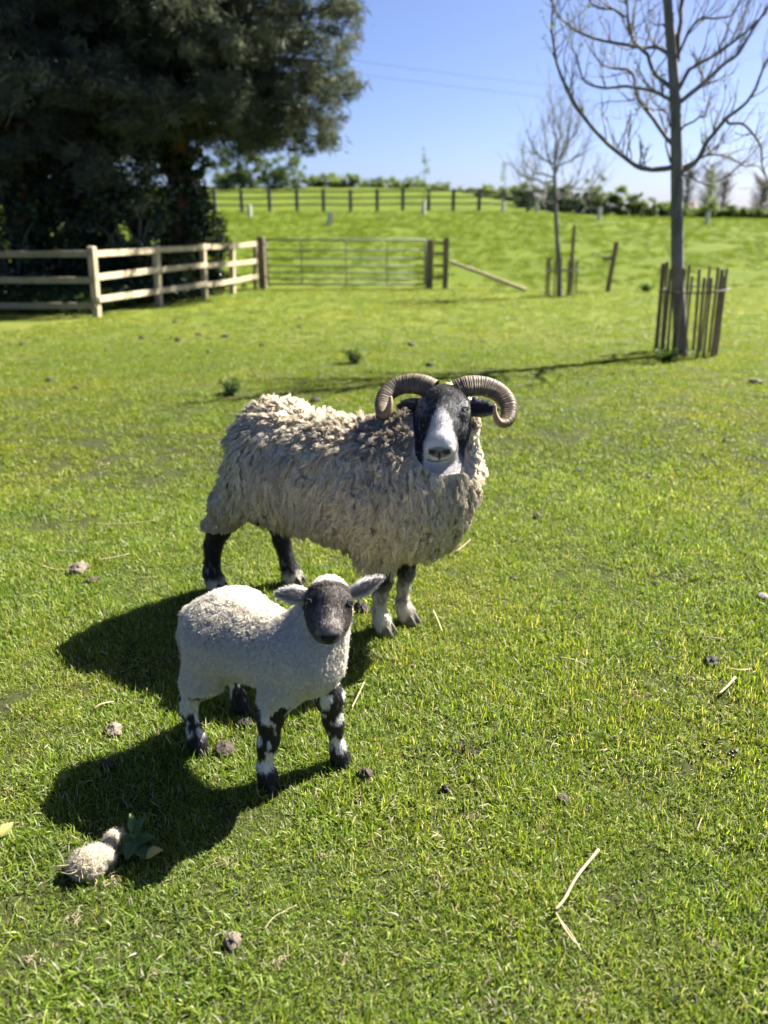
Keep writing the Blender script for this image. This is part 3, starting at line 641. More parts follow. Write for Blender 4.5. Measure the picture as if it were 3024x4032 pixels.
def shelter(px, py, hpx, y, label, lean=0, sap=None, slabel=None, pal=PALE, w=.10):
    p = ground(px, py) if y is None else sky_base(px, y)
    hgt = hpx / 3028 * (p[1] * .9336 + .4); t = thing('tree_tube', p, label, 'tree tube', 'pale tubes round young trees on the hillside')
    mb = MB(); a = np.linspace(0, 2 * math.pi, 13)
    d = np.array([lean, 0, 1.0]); n = 12
    for r_, flip in ((w, 0), (w - .012, 1)):
        V = [p + d * z + [r_ * math.cos(x), r_ * math.sin(x), 0] for z in (-.03, hgt * .5, hgt) for x in a[:-1]]
        Q = [(k * n + i, k * n + (i + 1) % n, (k + 1) * n + (i + 1) % n, (k + 1) * n + i) for k in range(2) for i in range(n)]
        mb.add(V, [q_[::-1] for q_ in Q] if flip else Q)
    mb.build('tube_wall', TUBE, t)
    mb = MB(); mb.box(p + d * hgt * .5 + [w + .02, 0, 0], (hgt * 1.15, .035, .035), X=d); mb.build('stake', WOODD, t)
    if sap:
        s_ = thing('sapling', p, slabel, 'sapling'); rg = np.random.default_rng(int(px)); mb = MB(); P = spline([p, p + d * sap * .5 + [.03, 0, 0], p + d * sap], 12); mb.tube(P, np.linspace(.035, .008, 12), 6)
        mb.build('trunk', BARK, s_); cl = []
        for i in range(26):
            f = rg.uniform(.30, 1.0); q_ = P[int(f * 11)]; aa = rg.random() * 6.28; L = .45 * (1.15 - f); cl.append((q_ + [L * math.cos(aa), L * math.sin(aa), rg.uniform(.0, .3)], rg.uniform(.09, .17)))
        foliage('crown', cl, 900, .085, .55, pal, LEAF_S, s_, int(px), .2, 1.2)
shelter(984, 858, 48, None, 'pale tree tube standing leftmost on the hill near the dark bush')
shelter(1294, 890, 52, None, 'pale tree tube leaning and set lowest on the hill', .16)
shelter(1668, 843, 48, None, 'pale tree tube at the foot of the poplar like sapling', 0, 3.3, 'slim upright sapling like a poplar standing against the sky in mid view')
shelter(1980, 838, 42, None, 'pale tree tube left of the smaller bare tree', 0, 2.7, 'slim sapling with pale leaves left of the smaller bare tree')
shelter(2112, 835, 40, None, 'pale tree tube close behind the smaller bare tree')
shelter(2358, 868, 50, None, 'pale tree tube on the hill between the two bare trees')
shelter(2722, 842, 28, None, 'small pale tube under the reddish sapling', 0, .9, 'small reddish leaved sapling just right of the large bare trunk', [(.30, .10, .07), (.22, .09, .07)])
shelter(2782, 885, 46, None, 'pale tree tube right of the large bare tree', 0, 2.3, 'thin yellow green sapling right of the large bare tree', [(.14, .19, .05), (.11, .16, .045)])
# hazy leafless trees beyond the hill
def far_tree(px, y, hgt, spread, label, seed):
    p = sky_base(px, y); rg = np.random.default_rng(seed); t = thing('distant_tree', p, label, 'tree')
    mb = MB(); mb.tube(spline([p - [0, 0, .5], p + [0, 0, hgt * .45], p + [.1, 0, hgt * .95]], 10), np.linspace(.35, .05, 10), 8); mb.build('trunk', BARK, t)
    mb = MB()
    for i in range(170):
        f = rg.uniform(.18, .95); a = rg.random() * 6.28; L = spread * rg.uniform(.5, 1.0) * (1.1 - .5 * abs(f - .5)); q0 = p + [0, 0, hgt * f]; d = np.array([math.cos(a), math.sin(a), .9])
        mb.tube(spline([q0, q0 + d * L * .5 * [1, 1, .7], q0 + d * L * [.9, .9, .8]], 5), np.linspace(.07, .02, 5), 3, cap=False)
    o = mb.build('branches', TWIG, t); o['kind'] = 'stuff'
far_tree(2690, 118, 7.2, 1.9, 'grey leafless tree far off behind the trunk of the large bare tree', 1); far_tree(2775, 120, 8.2, 2.4, 'tallest grey leafless tree far off, right of the large trunk', 2); far_tree(2835, 118, 7.0, 1.7, 'grey leafless tree far off at the right end of the distant pair', 3); far_tree(2985, 110, 5.6, 2.2, 'grey leafless tree far off by the right edge of the view', 4)
# overhead cables
CAB = grainy('black_cable', (.08, .08, .085), (.12, .12, .125), 5, rough=.6, bstr=0)
for (a, c, lab) in (((1100, 192), (3400, 430), 'upper of two thin overhead cables crossing the sky'), ((1100, 245), (3400, 470), 'lower of two thin overhead cables crossing the sky')):
    A, C_ = at(*a, 55.0), at(*c, 55.0); s = np.linspace(0, 1, 60)[:, None]; P = A + (C_ - A) * s; P[:, 2] -= 1.2 * (4 * s[:, 0] * (1 - s[:, 0])) * .4
    mb = MB(); mb.tube(P, .010, 5); o = mb.build('overhead_cable', CAB, None); anchor(o, P[0]); tag(o, lab, 'cable')
# ================================================================== the horned ewe
class Frame:
    """a local frame: columns of M are its axes in the world"""
    def __init__(s, o, M): s.o = np.asarray(o, float); s.M = np.asarray(M, float)
    def w(s, *p): return s.o + s.M @ np.asarray(p if len(p) == 3 else p[0], float)
    def W(s, P): return s.o + np.asarray(P, float) @ s.M.T
    def L(s, P): return (np.asarray(P, float) - s.o) @ s.M
    def D(s, V): return np.asarray(V, float) @ s.M.T
def body_frame(o, f):
    f = unit(np.array([f[0], f[1], 0.0])); l = np.cross([0, 0, 1.0], f)
    return Frame(o, np.stack([f, l, [0, 0, 1.0]], 1))
def head_frame(o, fwd, pitch, roll=0.0):
    """axes: u to the picture's right, v down the face towards the muzzle, w out of the forehead"""
    c = unit(np.array([fwd[0], fwd[1], 0.0])); z = np.array([0, 0, 1.0])
    v = c * math.cos(R(pitch)) - z * math.sin(R(pitch)); w = c * math.sin(R(pitch)) + z * math.cos(R(pitch))
    u = np.cross(v, w) * 1.0
    if u[0] < 0: u = -u
    cr, sr = math.cos(R(roll)), math.sin(R(roll))
    u2 = u * cr + w * sr; w2 = w * cr - u * sr
    return Frame(o, np.stack([u2, v, w2], 1))

def flow_strands(P0, N, lens, D0, k, grav=0.0, curl=0.0, turns=2.0, jit=0.15):
    """strands from P0 along D0, bending to gravity, with a helical curl"""
    n = len(P0); t = np.linspace(0, 1, k)
    D = unit(D0 + rng.normal(0, jit, (n, 3)))
    S1 = unit(np.cross(D, N + rng.normal(0, 0.1, (n, 3)))); S2 = np.cross(D, S1)
    ph = rng.random((n, 1)) * 6.283; tu = turns * rng.uniform(0.7, 1.3, (n, 1))
    X = P0[:, None] + D[:, None] * (lens[:, None, None] * t[None, :, None])
    X[..., 2] -= grav * lens[:, None] * t[None] ** 2
    a = ph + tu * 6.283 * t[None]; amp = curl * np.minimum(1, t * 3)[None] * rng.uniform(0.5, 1.5, (n, 1))
    X += (np.cos(a) * amp)[..., None] * S1[:, None] + (np.sin(a) * amp)[..., None] * S2[:, None]
    return X

def eye_part(c, r, out, up, iris, parent, slit=True):
    """an eyeball: iris ring, horizontal pupil, dark rim"""
    nu, nv = 24, 16
    th = np.linspace(0, np.pi, nv + 1); ph = np.linspace(0, 2 * np.pi, nu, endpoint=False)
    Z = unit(out); X = unit(np.cross(up, Z)); Y = np.cross(Z, X)
    V = []; C = []
    for t in th:
        for p in ph:
            x, y, z = math.sin(t) * math.cos(p), math.sin(t) * math.sin(p), math.cos(t)
            V.append(c + r * (x * X + y * Y + z * Z))
            q = math.hypot(x, y)
            pup = (abs(x) < 0.52 and abs(y) < 0.2) if slit else q < 0.5
            C.append((0.004, 0.004, 0.005) if z < 0.3 or q > 0.8 else ((0.003, 0.003, 0.004) if pup else iris))
    Q = [(i * nu + j, i * nu + (j + 1) % nu, (i + 1) * nu + (j + 1) % nu, (i + 1) * nu + j) for i in range(nv) for j in range(nu)]
    Q = [q[::-1] for q in Q]
    me = mesh_np('eye', V, np.array(Q)); set_col(me, C)
    return put('eye', me, MAT['eye'], parent)

def ear_part(base, tip, width, up, parent, cols, cup=0.35, name='ear', thick=0.004, droop=0.0):
    """a cupped leaf-shaped ear with real thickness; cols = (inside, outside, rim)"""
    ns, nq = 15, 9
    base = np.asarray(base, float); tip = np.asarray(tip, float); A = tip - base; L = np.linalg.norm(A); A = A / L
    U = unit(np.asarray(up, float) - np.dot(up, A) * A); Wd = np.cross(A, U)     # U: across the ear, Wd: facing
    g = np.zeros((ns, nq, 3)); nn = np.zeros((ns, nq, 3)); cc = np.zeros((2, ns, nq, 3))
    for i in range(ns):
        s = i / (ns - 1); wd = width * (math.sin(math.pi * min(1, (0.16 + 0.84 * s) ** 0.85)) ** 0.8 if s < 1 else 0) * 0.5
        wd = max(wd, 0.0015)
        for j in range(nq):
            q = -1 + 2 * j / (nq - 1)
            g[i, j] = base + A * L * s + U * wd * q * (1 - 0.25 * (1 - s) ** 2) - Wd * cup * wd * (1 - q * q) + np.array([0, 0, -droop * s * s])
            rim = abs(q) > 0.7 or s > 0.93
            n = vnoise(g[i, j][None], 60)[0]
            cc[0, i, j] = np.array(cols[2] if rim else cols[0]) * (0.75 + 0.5 * n)
            cc[1, i, j] = np.array(cols[2] if rim else cols[1]) * (0.75 + 0.5 * n)
    F = g + Wd * thick * 0.5; B = g - Wd * thick * 0.5
    V = np.concatenate([F.reshape(-1, 3), B.reshape(-1, 3)]); o = ns * nq
    id_ = lambda i, j, b: b * o + i * nq + j
    Q = [(id_(i, j, 0), id_(i + 1, j, 0), id_(i + 1, j + 1, 0), id_(i, j + 1, 0)) for i in range(ns - 1) for j in range(nq - 1)]
    Q += [q for i in range(ns - 1) for j in range(nq - 1) for q in [(id_(i, j, 1), id_(i, j + 1, 1), id_(i + 1, j + 1, 1), id_(i + 1, j, 1))]]
    for i in range(ns - 1):
        Q += [(id_(i, 0, 0), id_(i, 0, 1), id_(i + 1, 0, 1), id_(i + 1, 0, 0)), (id_(i, nq - 1, 0), id_(i + 1, nq - 1, 0), id_(i + 1, nq - 1, 1), id_(i, nq - 1, 1))]
    for j in range(nq - 1):
        Q += [(id_(ns - 1, j, 0), id_(ns - 1, j, 1), id_(ns - 1, j + 1, 1), id_(ns - 1, j + 1, 0))]
    me = mesh_np(name, V, np.array(Q)); set_col(me, cc.reshape(-1, 3))
    o_ = put(name, me, MAT['skin'], parent)
    # short hair over both faces
    Qa = np.array(Q); N, ar = quad_normals(V, Qa); C4 = cc.reshape(-1, 3)
    f = rng.choice(len(Qa), 2200, p=ar / ar.sum()); b = rng.random((2200, 2)); q = Qa[f]
    def lp(X): return (X[q[:, 0]] * (1 - b[:, :1]) + X[q[:, 1]] * b[:, :1]) * (1 - b[:, 1:]) + (X[q[:, 3]] * (1 - b[:, :1]) + X[q[:, 2]] * b[:, :1]) * b[:, 1:]
    P, Nn, Cc = lp(V), unit(lp(N)), lp(C4)
    X = flow_strands(P, Nn, rng.uniform(.005, .011, len(P)), A[None] * 0.9 + Nn * 0.45, 4, jit=0.25)
    strands('ear_hair', X, np.clip(Cc * rng.uniform(.7, 1.35, (len(P), 1)), 0, .9), rng.uniform(.0003, .0006, len(P)), MAT['hair'], o_, nrm=Nn + rng.normal(0, .2, Nn.shape))
    return o_

def hoof_part(c, fwd, parent, s=1.0, col=(0.05, 0.045, 0.04)):
    """two claws of a cloven hoof"""
    f = unit(np.array([fwd[0], fwd[1], 0])); l = np.cross([0, 0, 1.0], f); mb = MB()
    for sd in (-1, 1):
        V = []; prof = [(0, 1.0, 0.0), (0.018, 0.92, -0.002), (0.036, 0.72, -0.008), (0.048, 0.4, -0.012)]
        for z, k, sh in prof:
            for a in np.linspace(0, 2 * np.pi, 12, endpoint=False):
                ca, sa = math.cos(a), math.sin(a)
                tip = 1.35 if ca > 0 else 0.75
                x = ca * 0.026 * k * tip * (1 - 0.25 * abs(sa)) + sh; y = sa * 0.0125 * k + sd * 0.0145
                V.append(c + s * (f * x + l * y) + np.array([0, 0, z * s]))
        Q = [(r * 12 + i, r * 12 + (i + 1) % 12, (r + 1) * 12 + (i + 1) % 12, (r + 1) * 12 + i) for r in range(3) for i in range(12)]
        V.append(np.mean(V[-12:], axis=0)); T = [(36 + i, 36 + (i + 1) % 12, 48) for i in range(12)]
        V.append(np.mean(V[:12], axis=0)); T += [((i + 1) % 12, i, 49) for i in range(12)]
        mb.add(V, Q, T, col)
    return mb.build('hoof', MAT['hoof'], parent)

def horn_part(ctrl, r0, parent, twist=0.0, flare=1.0):
    """a ridged horn swept along its curve, growth rings as real relief"""
    n, seg = 420, 22
    P = spline(ctrl, n); T = unit(np.gradient(P, axis=0)); s = np.linspace(0, 1, n)
    cen = P.mean(0); V = []; C = []
    Nn = unit(np.cross(T[0], np.cross(cen - P[0], T[0])))      # towards the inside of the curl
    acc = 0.0
    for i in range(n):
        Nn = unit(Nn - np.dot(Nn, T[i]) * T[i]); B = np.cross(T[i], Nn)
        r = r0 * (1 - s[i] ** 1.7 * 0.86) * (1 if s[i] < .985 else max(.12, (1 - s[i]) / .015))
        acc += (0.55 + 0.25 * math.sin(i * .37)) * 1.0
        ph = acc * 1.75
        ring = (0.5 + 0.5 * math.sin(ph)) ** 1.3
        amp = 0.05 * (.6 + .8 * vnoise(np.array([[i * .09, 3.1, r0 * 90]]), 1.0)[0]) * (1 - sstep(0.72, 0.97, s[i]))
        for j in range(seg):
            a = 2 * np.pi * j / seg
            sq = 1 + 0.16 * math.cos(2 * a) + 0.06 * math.cos(3 * a + .6)
            w = 1 + 0.012 * math.sin(7 * a + i * .11)
            rr = r * sq * w * (1 + amp * (ring - .5) + .03 * (vnoise(np.array([[a * 2, i * .05, r0 * 50]]), 1.6)[0] - .5))
            V.append(P[i] + rr * (math.cos(a) * Nn + math.sin(a) * B))
            f = vnoise(np.array([[math.cos(a) * 2, math.sin(a) * 2, i * .12]]), 1.3, 4)[0]
            base = np.array((.075, .055, .035)) * (1 - f) + np.array((.17, .13, .082)) * f
            tip = np.array((.28, .19, .12)); k = float(sstep(0.6, 0.95, s[i]))
            C.append((base * (1 - k) + tip * k) * (0.72 + 0.36 * ring * (1 - k) + .3 * k))
    Q = [(i * seg + j, (i + 1) * seg + j, (i + 1) * seg + (j + 1) % seg, i * seg + (j + 1) % seg) for i in range(n - 1) for j in range(seg)]
    V.append(P[-1] + T[-1] * .003); C.append(C[-1]); k = len(V) - 1
    Tn = [((n - 1) * seg + (j + 1) % seg, (n - 1) * seg + j, k) for j in range(seg)]
    me = mesh_np('horn', V, [np.array(Q), np.array(Tn)]); set_col(me, C)
    return put('horn', me, MAT['horn'], parent)

MAT = {'skin': colmat('short_hair_skin', 0.75, 0.3, 300, 0.35, 0.002), 'eye': colmat('wet_eye', 0.10, 0.35, coat=0.25),
       'hair': hairmat('short_hair', 0.15, 0.55, 0.35), 'wool': hairmat('wool_fibre', 0.26, 0.9, 0.1, .22), 'lamb_wool': hairmat('lamb_wool_fibre', 0.36, 0.85, 0.12, .22),
       'hoof': colmat('hoof_horn', 0.55, 0.4, 180, 0.3, 0.002), 'horn': colmat('ridged_horn', 0.55, 0.35, 260, 0.35, 0.0015),
       'nose': colmat('nose_leather', 0.42, 0.45, 500, 0.3, 0.001)}

# ------------------------------------------------------------------ ewe: body
eb = (-0.25, 2.63, tz(-0.25, 2.63))
ewe = thing('horned_sheep', eb, 'large horned sheep with shaggy cream fleece and black and white face looking ahead', 'sheep')
B = body_frame(eb, (0.864, -0.504)); b = B.w
H = head_frame((0.195, 2.468, 0.898), (-0.13, -0.99), 35, 2.0); h = H.w

S = SDF((-0.86, 2.08, -0.01), (0.56, 3.16, 0.97), 0.0052)
# trunk
S.cone(b(-.095, 0, .56), b(.34, 0, .54), .175, .180, .05)
S.cone(b(-.06, 0, .475), b(.36, 0, .495), .145, .155, .08)
S.ell(b(-.155, 0, .62), (.135, .145, .145), None, .06)
S.ell(b(.42, .01, .525), (.165, .165, .165), None, .07)
S.ell(b(.46, .02, .60), (.13, .14, .13), None, .06)
# neck
S.cone(b(.36, 0.01, .62), h(0, .03, -.11), .145, .085, .07)
S.cone(b(.45, 0.03, .60), h(0, .09, -.14), .13, .075, .06)
# thighs and legs
S.cone(b(-.15, -.07, .54), b(-.315, -.10, .39), .135, .062, .06)
S.cone(b(-.14, .08, .54), b(-.225, .105, .39), .145, .075, .06)
FEET = [('hr', -.43, -.10), ('hl', -.195, .10), ('fr', .305, -.055), ('fl', .34, .055)]
S.chain([(b(-.325, -.10, .40), .06), (b(-.385, -.102, .28), .042), (b(-.425, -.10, .20), .031), (b(-.445, -.10, .08), .029), (b(-.432, -.10, .045), .033), (b(-.42, -.10, .018), .031)], .02)
S.chain([(b(-.245, .105, .40), .07), (b(-.26, .10, .27), .042), (b(-.245, .10, .19), .030), (b(-.215, .10, .08), .028), (b(-.20, .10, .045), .033), (b(-.188, .10, .018), .031)], .02)
for sd, x0, xf in ((-1, .315, .305), (1, .345, .34)):
    S.chain([(b(x0, sd * .07, .40), .075), (b(x0, sd * .062, .29), .046), (b(x0 + .004, sd * .056, .205), .027), (b(xf, sd * .055, .15), .0195), (b(xf - .004, sd * .055, .085), .0195), (b(xf + .008, sd * .055, .05), .027), (b(xf + .018, sd * .055, .018), .026)], .02)
S.ell(b(-.27, .01, .335), (.05, .05, .055), None, .03)                           # udder between the hind legs
# head
S.ell(h(0, .055, -.06), (.070, .075, .066), H.M, .02)
S.cone(h(0, .06, -.055), h(0, .205, -.045), .068, .043, .03)
S.ell(h(0, .14, -.022), (.037, .085, .034), H.M, .025)
S.ell(h(0, .228, -.045), (.052, .040, .047), H.M, .025)
S.cone(h(0, .09, -.115), h(0, .215, -.092), .050, .033, .03)
S.ell(h(0, .225, -.088), (.040, .030, .030), H.M, .02)
for sd in (-1, 1):
    S.ell(h(sd * .060, .090, -.040), (.024, .030, .026), H.M, .02)
    S.ell(h(sd * .052, .125, -.085), (.032, .055, .045), H.M, .03)
    S.ell(h(sd * .060, .072, -.027), (.020, .022, .016), H.M, .015)
    S.ell(h(sd * .024, .248, -.030), (.020, .018, .014), H.M, .012)
    S.ell(h(sd * .021, .268, -.029), (.0105, .014, .0065), H.M, .005, cut=True)
    S.ell(h(sd * .029, .264, -.024), (.0065, .014, .0055), H.M, .004, cut=True)
    S.cone(h(0, .268, -.066), h(sd * .044, .240, -.064), .0018, .0018, .004, cut=True)  # the mouth line
S.cone(h(0, .276, -.040), h(0, .274, -.062), .0035, .0025, .006, cut=True)
V, Q = S.nets(); N, AR = quad_normals(V, Q)

def ewe_zone(P):
    """0..1 masks: face (bare head), leg (bare leg)"""
    hl = H.L(P); bl = B.L(P)
    u, v, w = hl.T; tt = np.clip((v - .0) / .215, 0, 1)
    rad = np.sqrt(u ** 2 + (w + .062 + .012 * tt) ** 2 + (v - .215 * tt) ** 2) - (.112 - .026 * tt)
    face = (v > -.06 + .075 * sstep(-.03, -.07, w)) & (w > -.098 - .022 * sstep(.10, .2, v)) & (rad < 0) & (v > -.06 + 1.3 * np.clip(-w - .045, 0, 1))
    face |= (v > .205) & (rad < 0) & (w > -.128)
    face |= (np.abs(u) < .085) & (v > -.17) & (v < .05) & (w > -.095)
    hind = bl[:, 0] < 0
    leg = (bl[:, 2] < np.where(hind, .285, .30)) & ((np.abs(bl[:, 1]) < .17))
    leg |= hind & (np.abs(bl[:, 0] + .27) < .06) & (bl[:, 2] < .325) & (np.abs(bl[:, 1]) < .05)
    return face, leg & ~face, hl, bl
def ewe_color(P):
    face, leg, hl, bl = ewe_zone(P)
    u, v, w = hl.T; n1 = fbm(P, 70, 1); n2 = fbm(P, 260, 2); n3 = fbm(hl * np.array([1, .35, 1]), 190, 3)
    C = np.tile(np.array([.74, .65, .50]), (len(P), 1)) * (0.8 + .4 * n1[:, None])
    blk = np.array([.017, .017, .020]); wht = np.array([.58, .57, .55]); gry = np.array([.17, .175, .185])
    F = np.tile(blk, (len(P), 1)); mixin = lambda A, c, m: A * (1 - m[:, None]) + np.asarray(c) * m[:, None]
    F = mixin(F, gry, np.clip(sstep(.52, .72, n3) * .75 * sstep(.02, .1, v), 0, 1))                 # frosting
    eye = np.hypot((np.abs(u) - .060) / .030, (v - .085) / .035)
    F = mixin(F, (.12, .12, .12), sstep(1.35, .85, eye) * sstep(.35, .6, n2) * .9)
    F = mixin(F, (.28, .28, .27), sstep(.045, .075, np.abs(u)) * sstep(.03, .065, v) * sstep(.105, .06, v) * .7 * sstep(.4, .6, n3))
    half = .007 + .032 * sstep(.095, .21, v) + .020 * (n3 - .5) + .010 * (n2 - .5)                                      # white blaze widening to the muzzle
    F = mixin(F, wht, sstep(half + .012, half - .006, np.abs(u)) * sstep(.080, .150, v + .03 * (n3 - .5)) * sstep(-.085, -.05, w))
    F = mixin(F, wht * (.95), sstep(.205, .228, v) * sstep(.056, .046, np.abs(u))); F = mixin(F, (.30, .29, .28), sstep(-.066, -.080, w) * sstep(.2, .215, v) * .8)
    F = mixin(F, (.42, .39, .34), sstep(-.100, -.118, w) * sstep(.20, .15, v))
    nose = np.minimum(np.hypot((np.abs(u) - .020) / .014, (w + .027 + .25 * (np.abs(u) - .02)) / .0095), np.hypot(u / .006, (w + .040) / .020))
    F = mixin(F, (.17, .165, .165), sstep(1.1, .8, np.hypot(u / .036, (w + .028) / .020)) * sstep(.243, .257, v))
    F = mixin(F, (.035, .036, .040), sstep(1.15, .75, nose + .35 * (n2 - .5)) * sstep(.243, .257, v))
    F = mixin(F, (.05, .045, .045), sstep(.0035, .0015, np.abs(w + .066 - .06 * np.abs(u))) * sstep(.235, .245, v) * (np.abs(u) < .040) * .8)
    G = np.tile(blk * .9, (len(P), 1)); z = bl[:, 2]
    n4 = fbm(bl * np.array([1, 1, .4]), 75, 6)
    frt = bl[:, 0] > 0
    inner = sstep(-.02, .02, (bl[:, 0] - np.where(bl[:, 1] < 0, .305, .34)) + .02)                   # cream down the front
    G = mixin(G, (.55, .50, .41), np.where(frt, sstep(.165, .085, z + .10 * (n4 - .5) - .045 * inner), sstep(.075, .045, z + .05 * (n4 - .5))))
    G = mixin(G, (.16, .15, .14), frt * sstep(.50, .62, n4) * .8)
    G = mixin(G, (.35, .34, .32), (~frt) * sstep(.60, .72, n4) * .5 * sstep(.26, .12, z))
    C = np.where(face[:, None], F, C); C = np.where(leg[:, None], G, C)
    return C, face, leg
C, face, leg = ewe_color(V)
me = mesh_np('body', V, Q); set_col(me, C); put('body', me, MAT['skin'], ewe)

for sd, iris in ((-1, (.36, .22, .08)), (1, (.24, .15, .06))):
    out = unit(H.D((sd * .80, .30, .42)))
    eye_part(h(sd * .0665, .090, -.029), .0152, out, H.D((0, -1, .3)), iris, ewe)
    # lids: a dark rim over and under the eyeball
    mb = MB(); X = unit(np.cross(H.D((0, -1, .3)), out)); Y = np.cross(out, X); c = h(sd * .0665, .090, -.029)
    for q, ry in ((1, .0085), (-1, .008)):
        a = np.linspace(0, np.pi, 9)
        P = [c + out * (.0135 - .006 * abs(math.cos(x))) + X * .0165 * math.cos(x) + Y * q * ry * math.sin(x) for x in a]
        mb.tube(P, .0030, 5, col=(.02, .02, .022))
    mb.build('eyelid', MAT['skin'], ewe)
for nm, x, y in FEET:
    hoof_part(b(x + .030, y, .0), (.864, -.504), ewe, 1.08, (.10, .09, .075) if nm[0] == 'f' else (.05, .045, .04))
# horns: out and back from the poll, down, then forward with the tip curling up beside the face
def horn_pts(sd, rows):
    """rows of (out to the side, down in the face plane, towards the viewer side of the face)"""
    return [h(sd * u, .755 * q + .656 * d, -.656 * q + .755 * d) for u, q, d in rows]
horn_part(horn_pts(-1, [(.038, .020, -.035), (.070, .004, -.040), (.118, -.002, -.052), (.165, .010, -.050), (.196, .038, -.028), (.203, .074, .002), (.192, .099, .032), (.176, .094, .052), (.167, .068, .060), (.165, .042, .060)]), .0325, ewe)
horn_part(horn_pts(1, [(.038, .022, -.035), (.072, .008, -.040), (.124, .008, -.050), (.172, .026, -.046), (.203, .060, -.024), (.209, .098, .004), (.198, .122, .030), (.178, .122, .048), (.166, .098, .056), (.164, .066, .056)]), .0320, ewe)
blk = (.022, .022, .025)
ear_part(h(-.066, .050, -.058), h(-.152, .058, -.050), .060, H.D((0, .75, -.65)), ewe, ((.028, .025, .027), blk, (.10, .10, .105)), cup=-.5)
er = ear_part(h(.066, .050, -.058), h(.176, .068, -.048), .062, H.D((0, .75, -.65)), ewe, ((.028, .025, .027), blk, (.16, .16, .16)), cup=.5)
mb = MB()
tc = h(.098, .0465, -.030); mb.box(tc, (.018, .022, .004), X=H.D((.95, .10, 0)), Z=H.D((0, .4, .9)))
mb.build('ear_tag', grainy('purple_tag_plastic', (.055, .03, .085), (.075, .04, .11), 30, rough=.4, bstr=.1), er)

# ------------------------------------------------------------------ ewe: fleece of clumped locks
fc = V[Q].mean(1); F_, L_, hlF, blF = ewe_zone(fc)
isw = ~F_ & ~L_ & (fc[:, 2] > .26)
LR, LN = scatter(V, Q, N, AR, 9500, isw.astype(float))
def fleece_params(P):
    hl = H.L(P); bl = B.L(P); d = np.linalg.norm(hl - np.array([0, .09, -.08]), axis=1)
    near = sstep(.24, .12, d)                              # ruff round the head: shorter
    rear = sstep(-.20, -.30, bl[:, 0]) * sstep(.58, .45, bl[:, 2])
    ln = .038 - .013 * near - .018 * rear + .008 * sstep(.46, .34, bl[:, 2]) * (bl[:, 0] > -.25) - .008 * sstep(.64, .74, bl[:, 2])
    up = sstep(.62, .74, bl[:, 2])                         # along the back
    return ln, near, up, bl, hl
ln, near, up, bl, hl = fleece_params(LR)
g = np.tile(np.array([0, 0, -1.0]), (len(LR), 1)); gt = g - (g * LN).sum(1, keepdims=True) * LN
back = np.tile(-B.M[:, 0], (len(LR), 1))
fl = np.stack([fbm(LR, 7, 31) - .5, fbm(LR, 7, 32) - .5, fbm(LR, 7, 33) - .5], 1) * 1.6      # the lie of the wool drifts over the body
LD = unit(LN * (.27 + .14 * up[:, None]) + gt * .70 + back * (.12 + .2 * up[:, None]) + fl + rng.normal(0, .21, LN.shape))
LLn = ln * rng.uniform(.75, 1.15, len(LR))
k = 8; t = np.linspace(0, 1, k)
# a lock's centre line: leaves along LD, then sags, with crimp
S1 = unit(np.cross(LD, LN + 1e-3)); ph = rng.random(len(LR)) * 6.28; amp = rng.uniform(.0015, .0050, len(LR))
LC = LR[:, None] + LD[:, None] * (LLn[:, None, None] * t[None, :, None])
LC += gt[:, None] * (LLn[:, None, None] * .30 * t[None, :, None] ** 2)
LC -= LN[:, None] * (LLn[:, None, None] * .12 * t[None, :, None] ** 2)                      # tips turn back in
wv = np.sin(ph[:, None] + t[None] * 2 * np.pi * rng.uniform(.8, 2.0, (len(LR), 1))) * amp[:, None] * np.minimum(1, t * 3)[None]
wv2 = np.cos(ph[:, None] * 1.7 + t[None] * 2 * np.pi * rng.uniform(.8, 1.8, (len(LR), 1))) * amp[:, None] * np.minimum(1, t * 3)[None]
LC += wv[..., None] * S1[:, None] + wv2[..., None] * LN[:, None]
def lump(P):
    """swells and partings of the fleece"""
    a = fbm(P * np.array([1, 1, .75]), 17, 41, 2); c = np.abs(fbm(P, 11, 44, 2) - .5) * 2
    a2 = fbm(P * np.array([1, 1, .6]), 36, 47, 2)
    return .020 * (a - .35) + .020 * (a2 - .35) + .012 * sstep(0, .25, c) - .010
# broad staples, taller than wide, parted from their neighbours
zs = np.array([1, 1, .62]); nb = 1250; BI = rng.choice(len(LR), nb, replace=False); kb = kdtree.KDTree(nb)
for i, q in enumerate(BI): kb.insert(LR[q] * zs, i)
kb.balance()
two = [kb.find_n(p * zs, 2) for p in LR]; bi = np.array([q[0][1] for q in two]); d1 = np.array([q[0][2] for q in two]); d2 = np.array([q[1][2] for q in two])
edge = np.clip((d2 - d1) / np.maximum(d2 + d1, 1e-6), 0, 1)                # 0 in a parting, 1 at a staple's heart
LU = np.maximum(lump(LR), 0) * .7 + .018 * sstep(0, .55, edge) * rng.uniform(.5, 1.25, nb)[bi] * (1 - .7 * sstep(-.20, -.30, bl[:, 0]) * sstep(.58, .45, bl[:, 2]))
bd = unit(rng.normal(0, 1, (nb, 3)))[bi]
LC += (LR[BI][bi] - LR)[:, None] * (.30 * t[None, :, None]) + (bd * .007)[:, None] * t[None, :, None] ** 1.5
LC += LN[:, None] * LU[:, None, None]
tree_ = kdtree.KDTree(len(LR))
for i, p in enumerate(LR): tree_.insert(p, i)
tree_.balance()
NS = 270000
P0, N0 = scatter(V, Q, N, AR, NS, isw.astype(float))
li = np.fromiter((tree_.find(p)[1] for p in P0), int, NS)
off = P0 - LR[li]
tight = rng.uniform(.30, .70, len(LR))[li][:, None]
spread = (1 - tight * (sstep(0.0, .55, t) * (1 - .45 * sstep(.55, 1, t)))[None])[..., None] * off[:, None]
X = LC[li] + spread
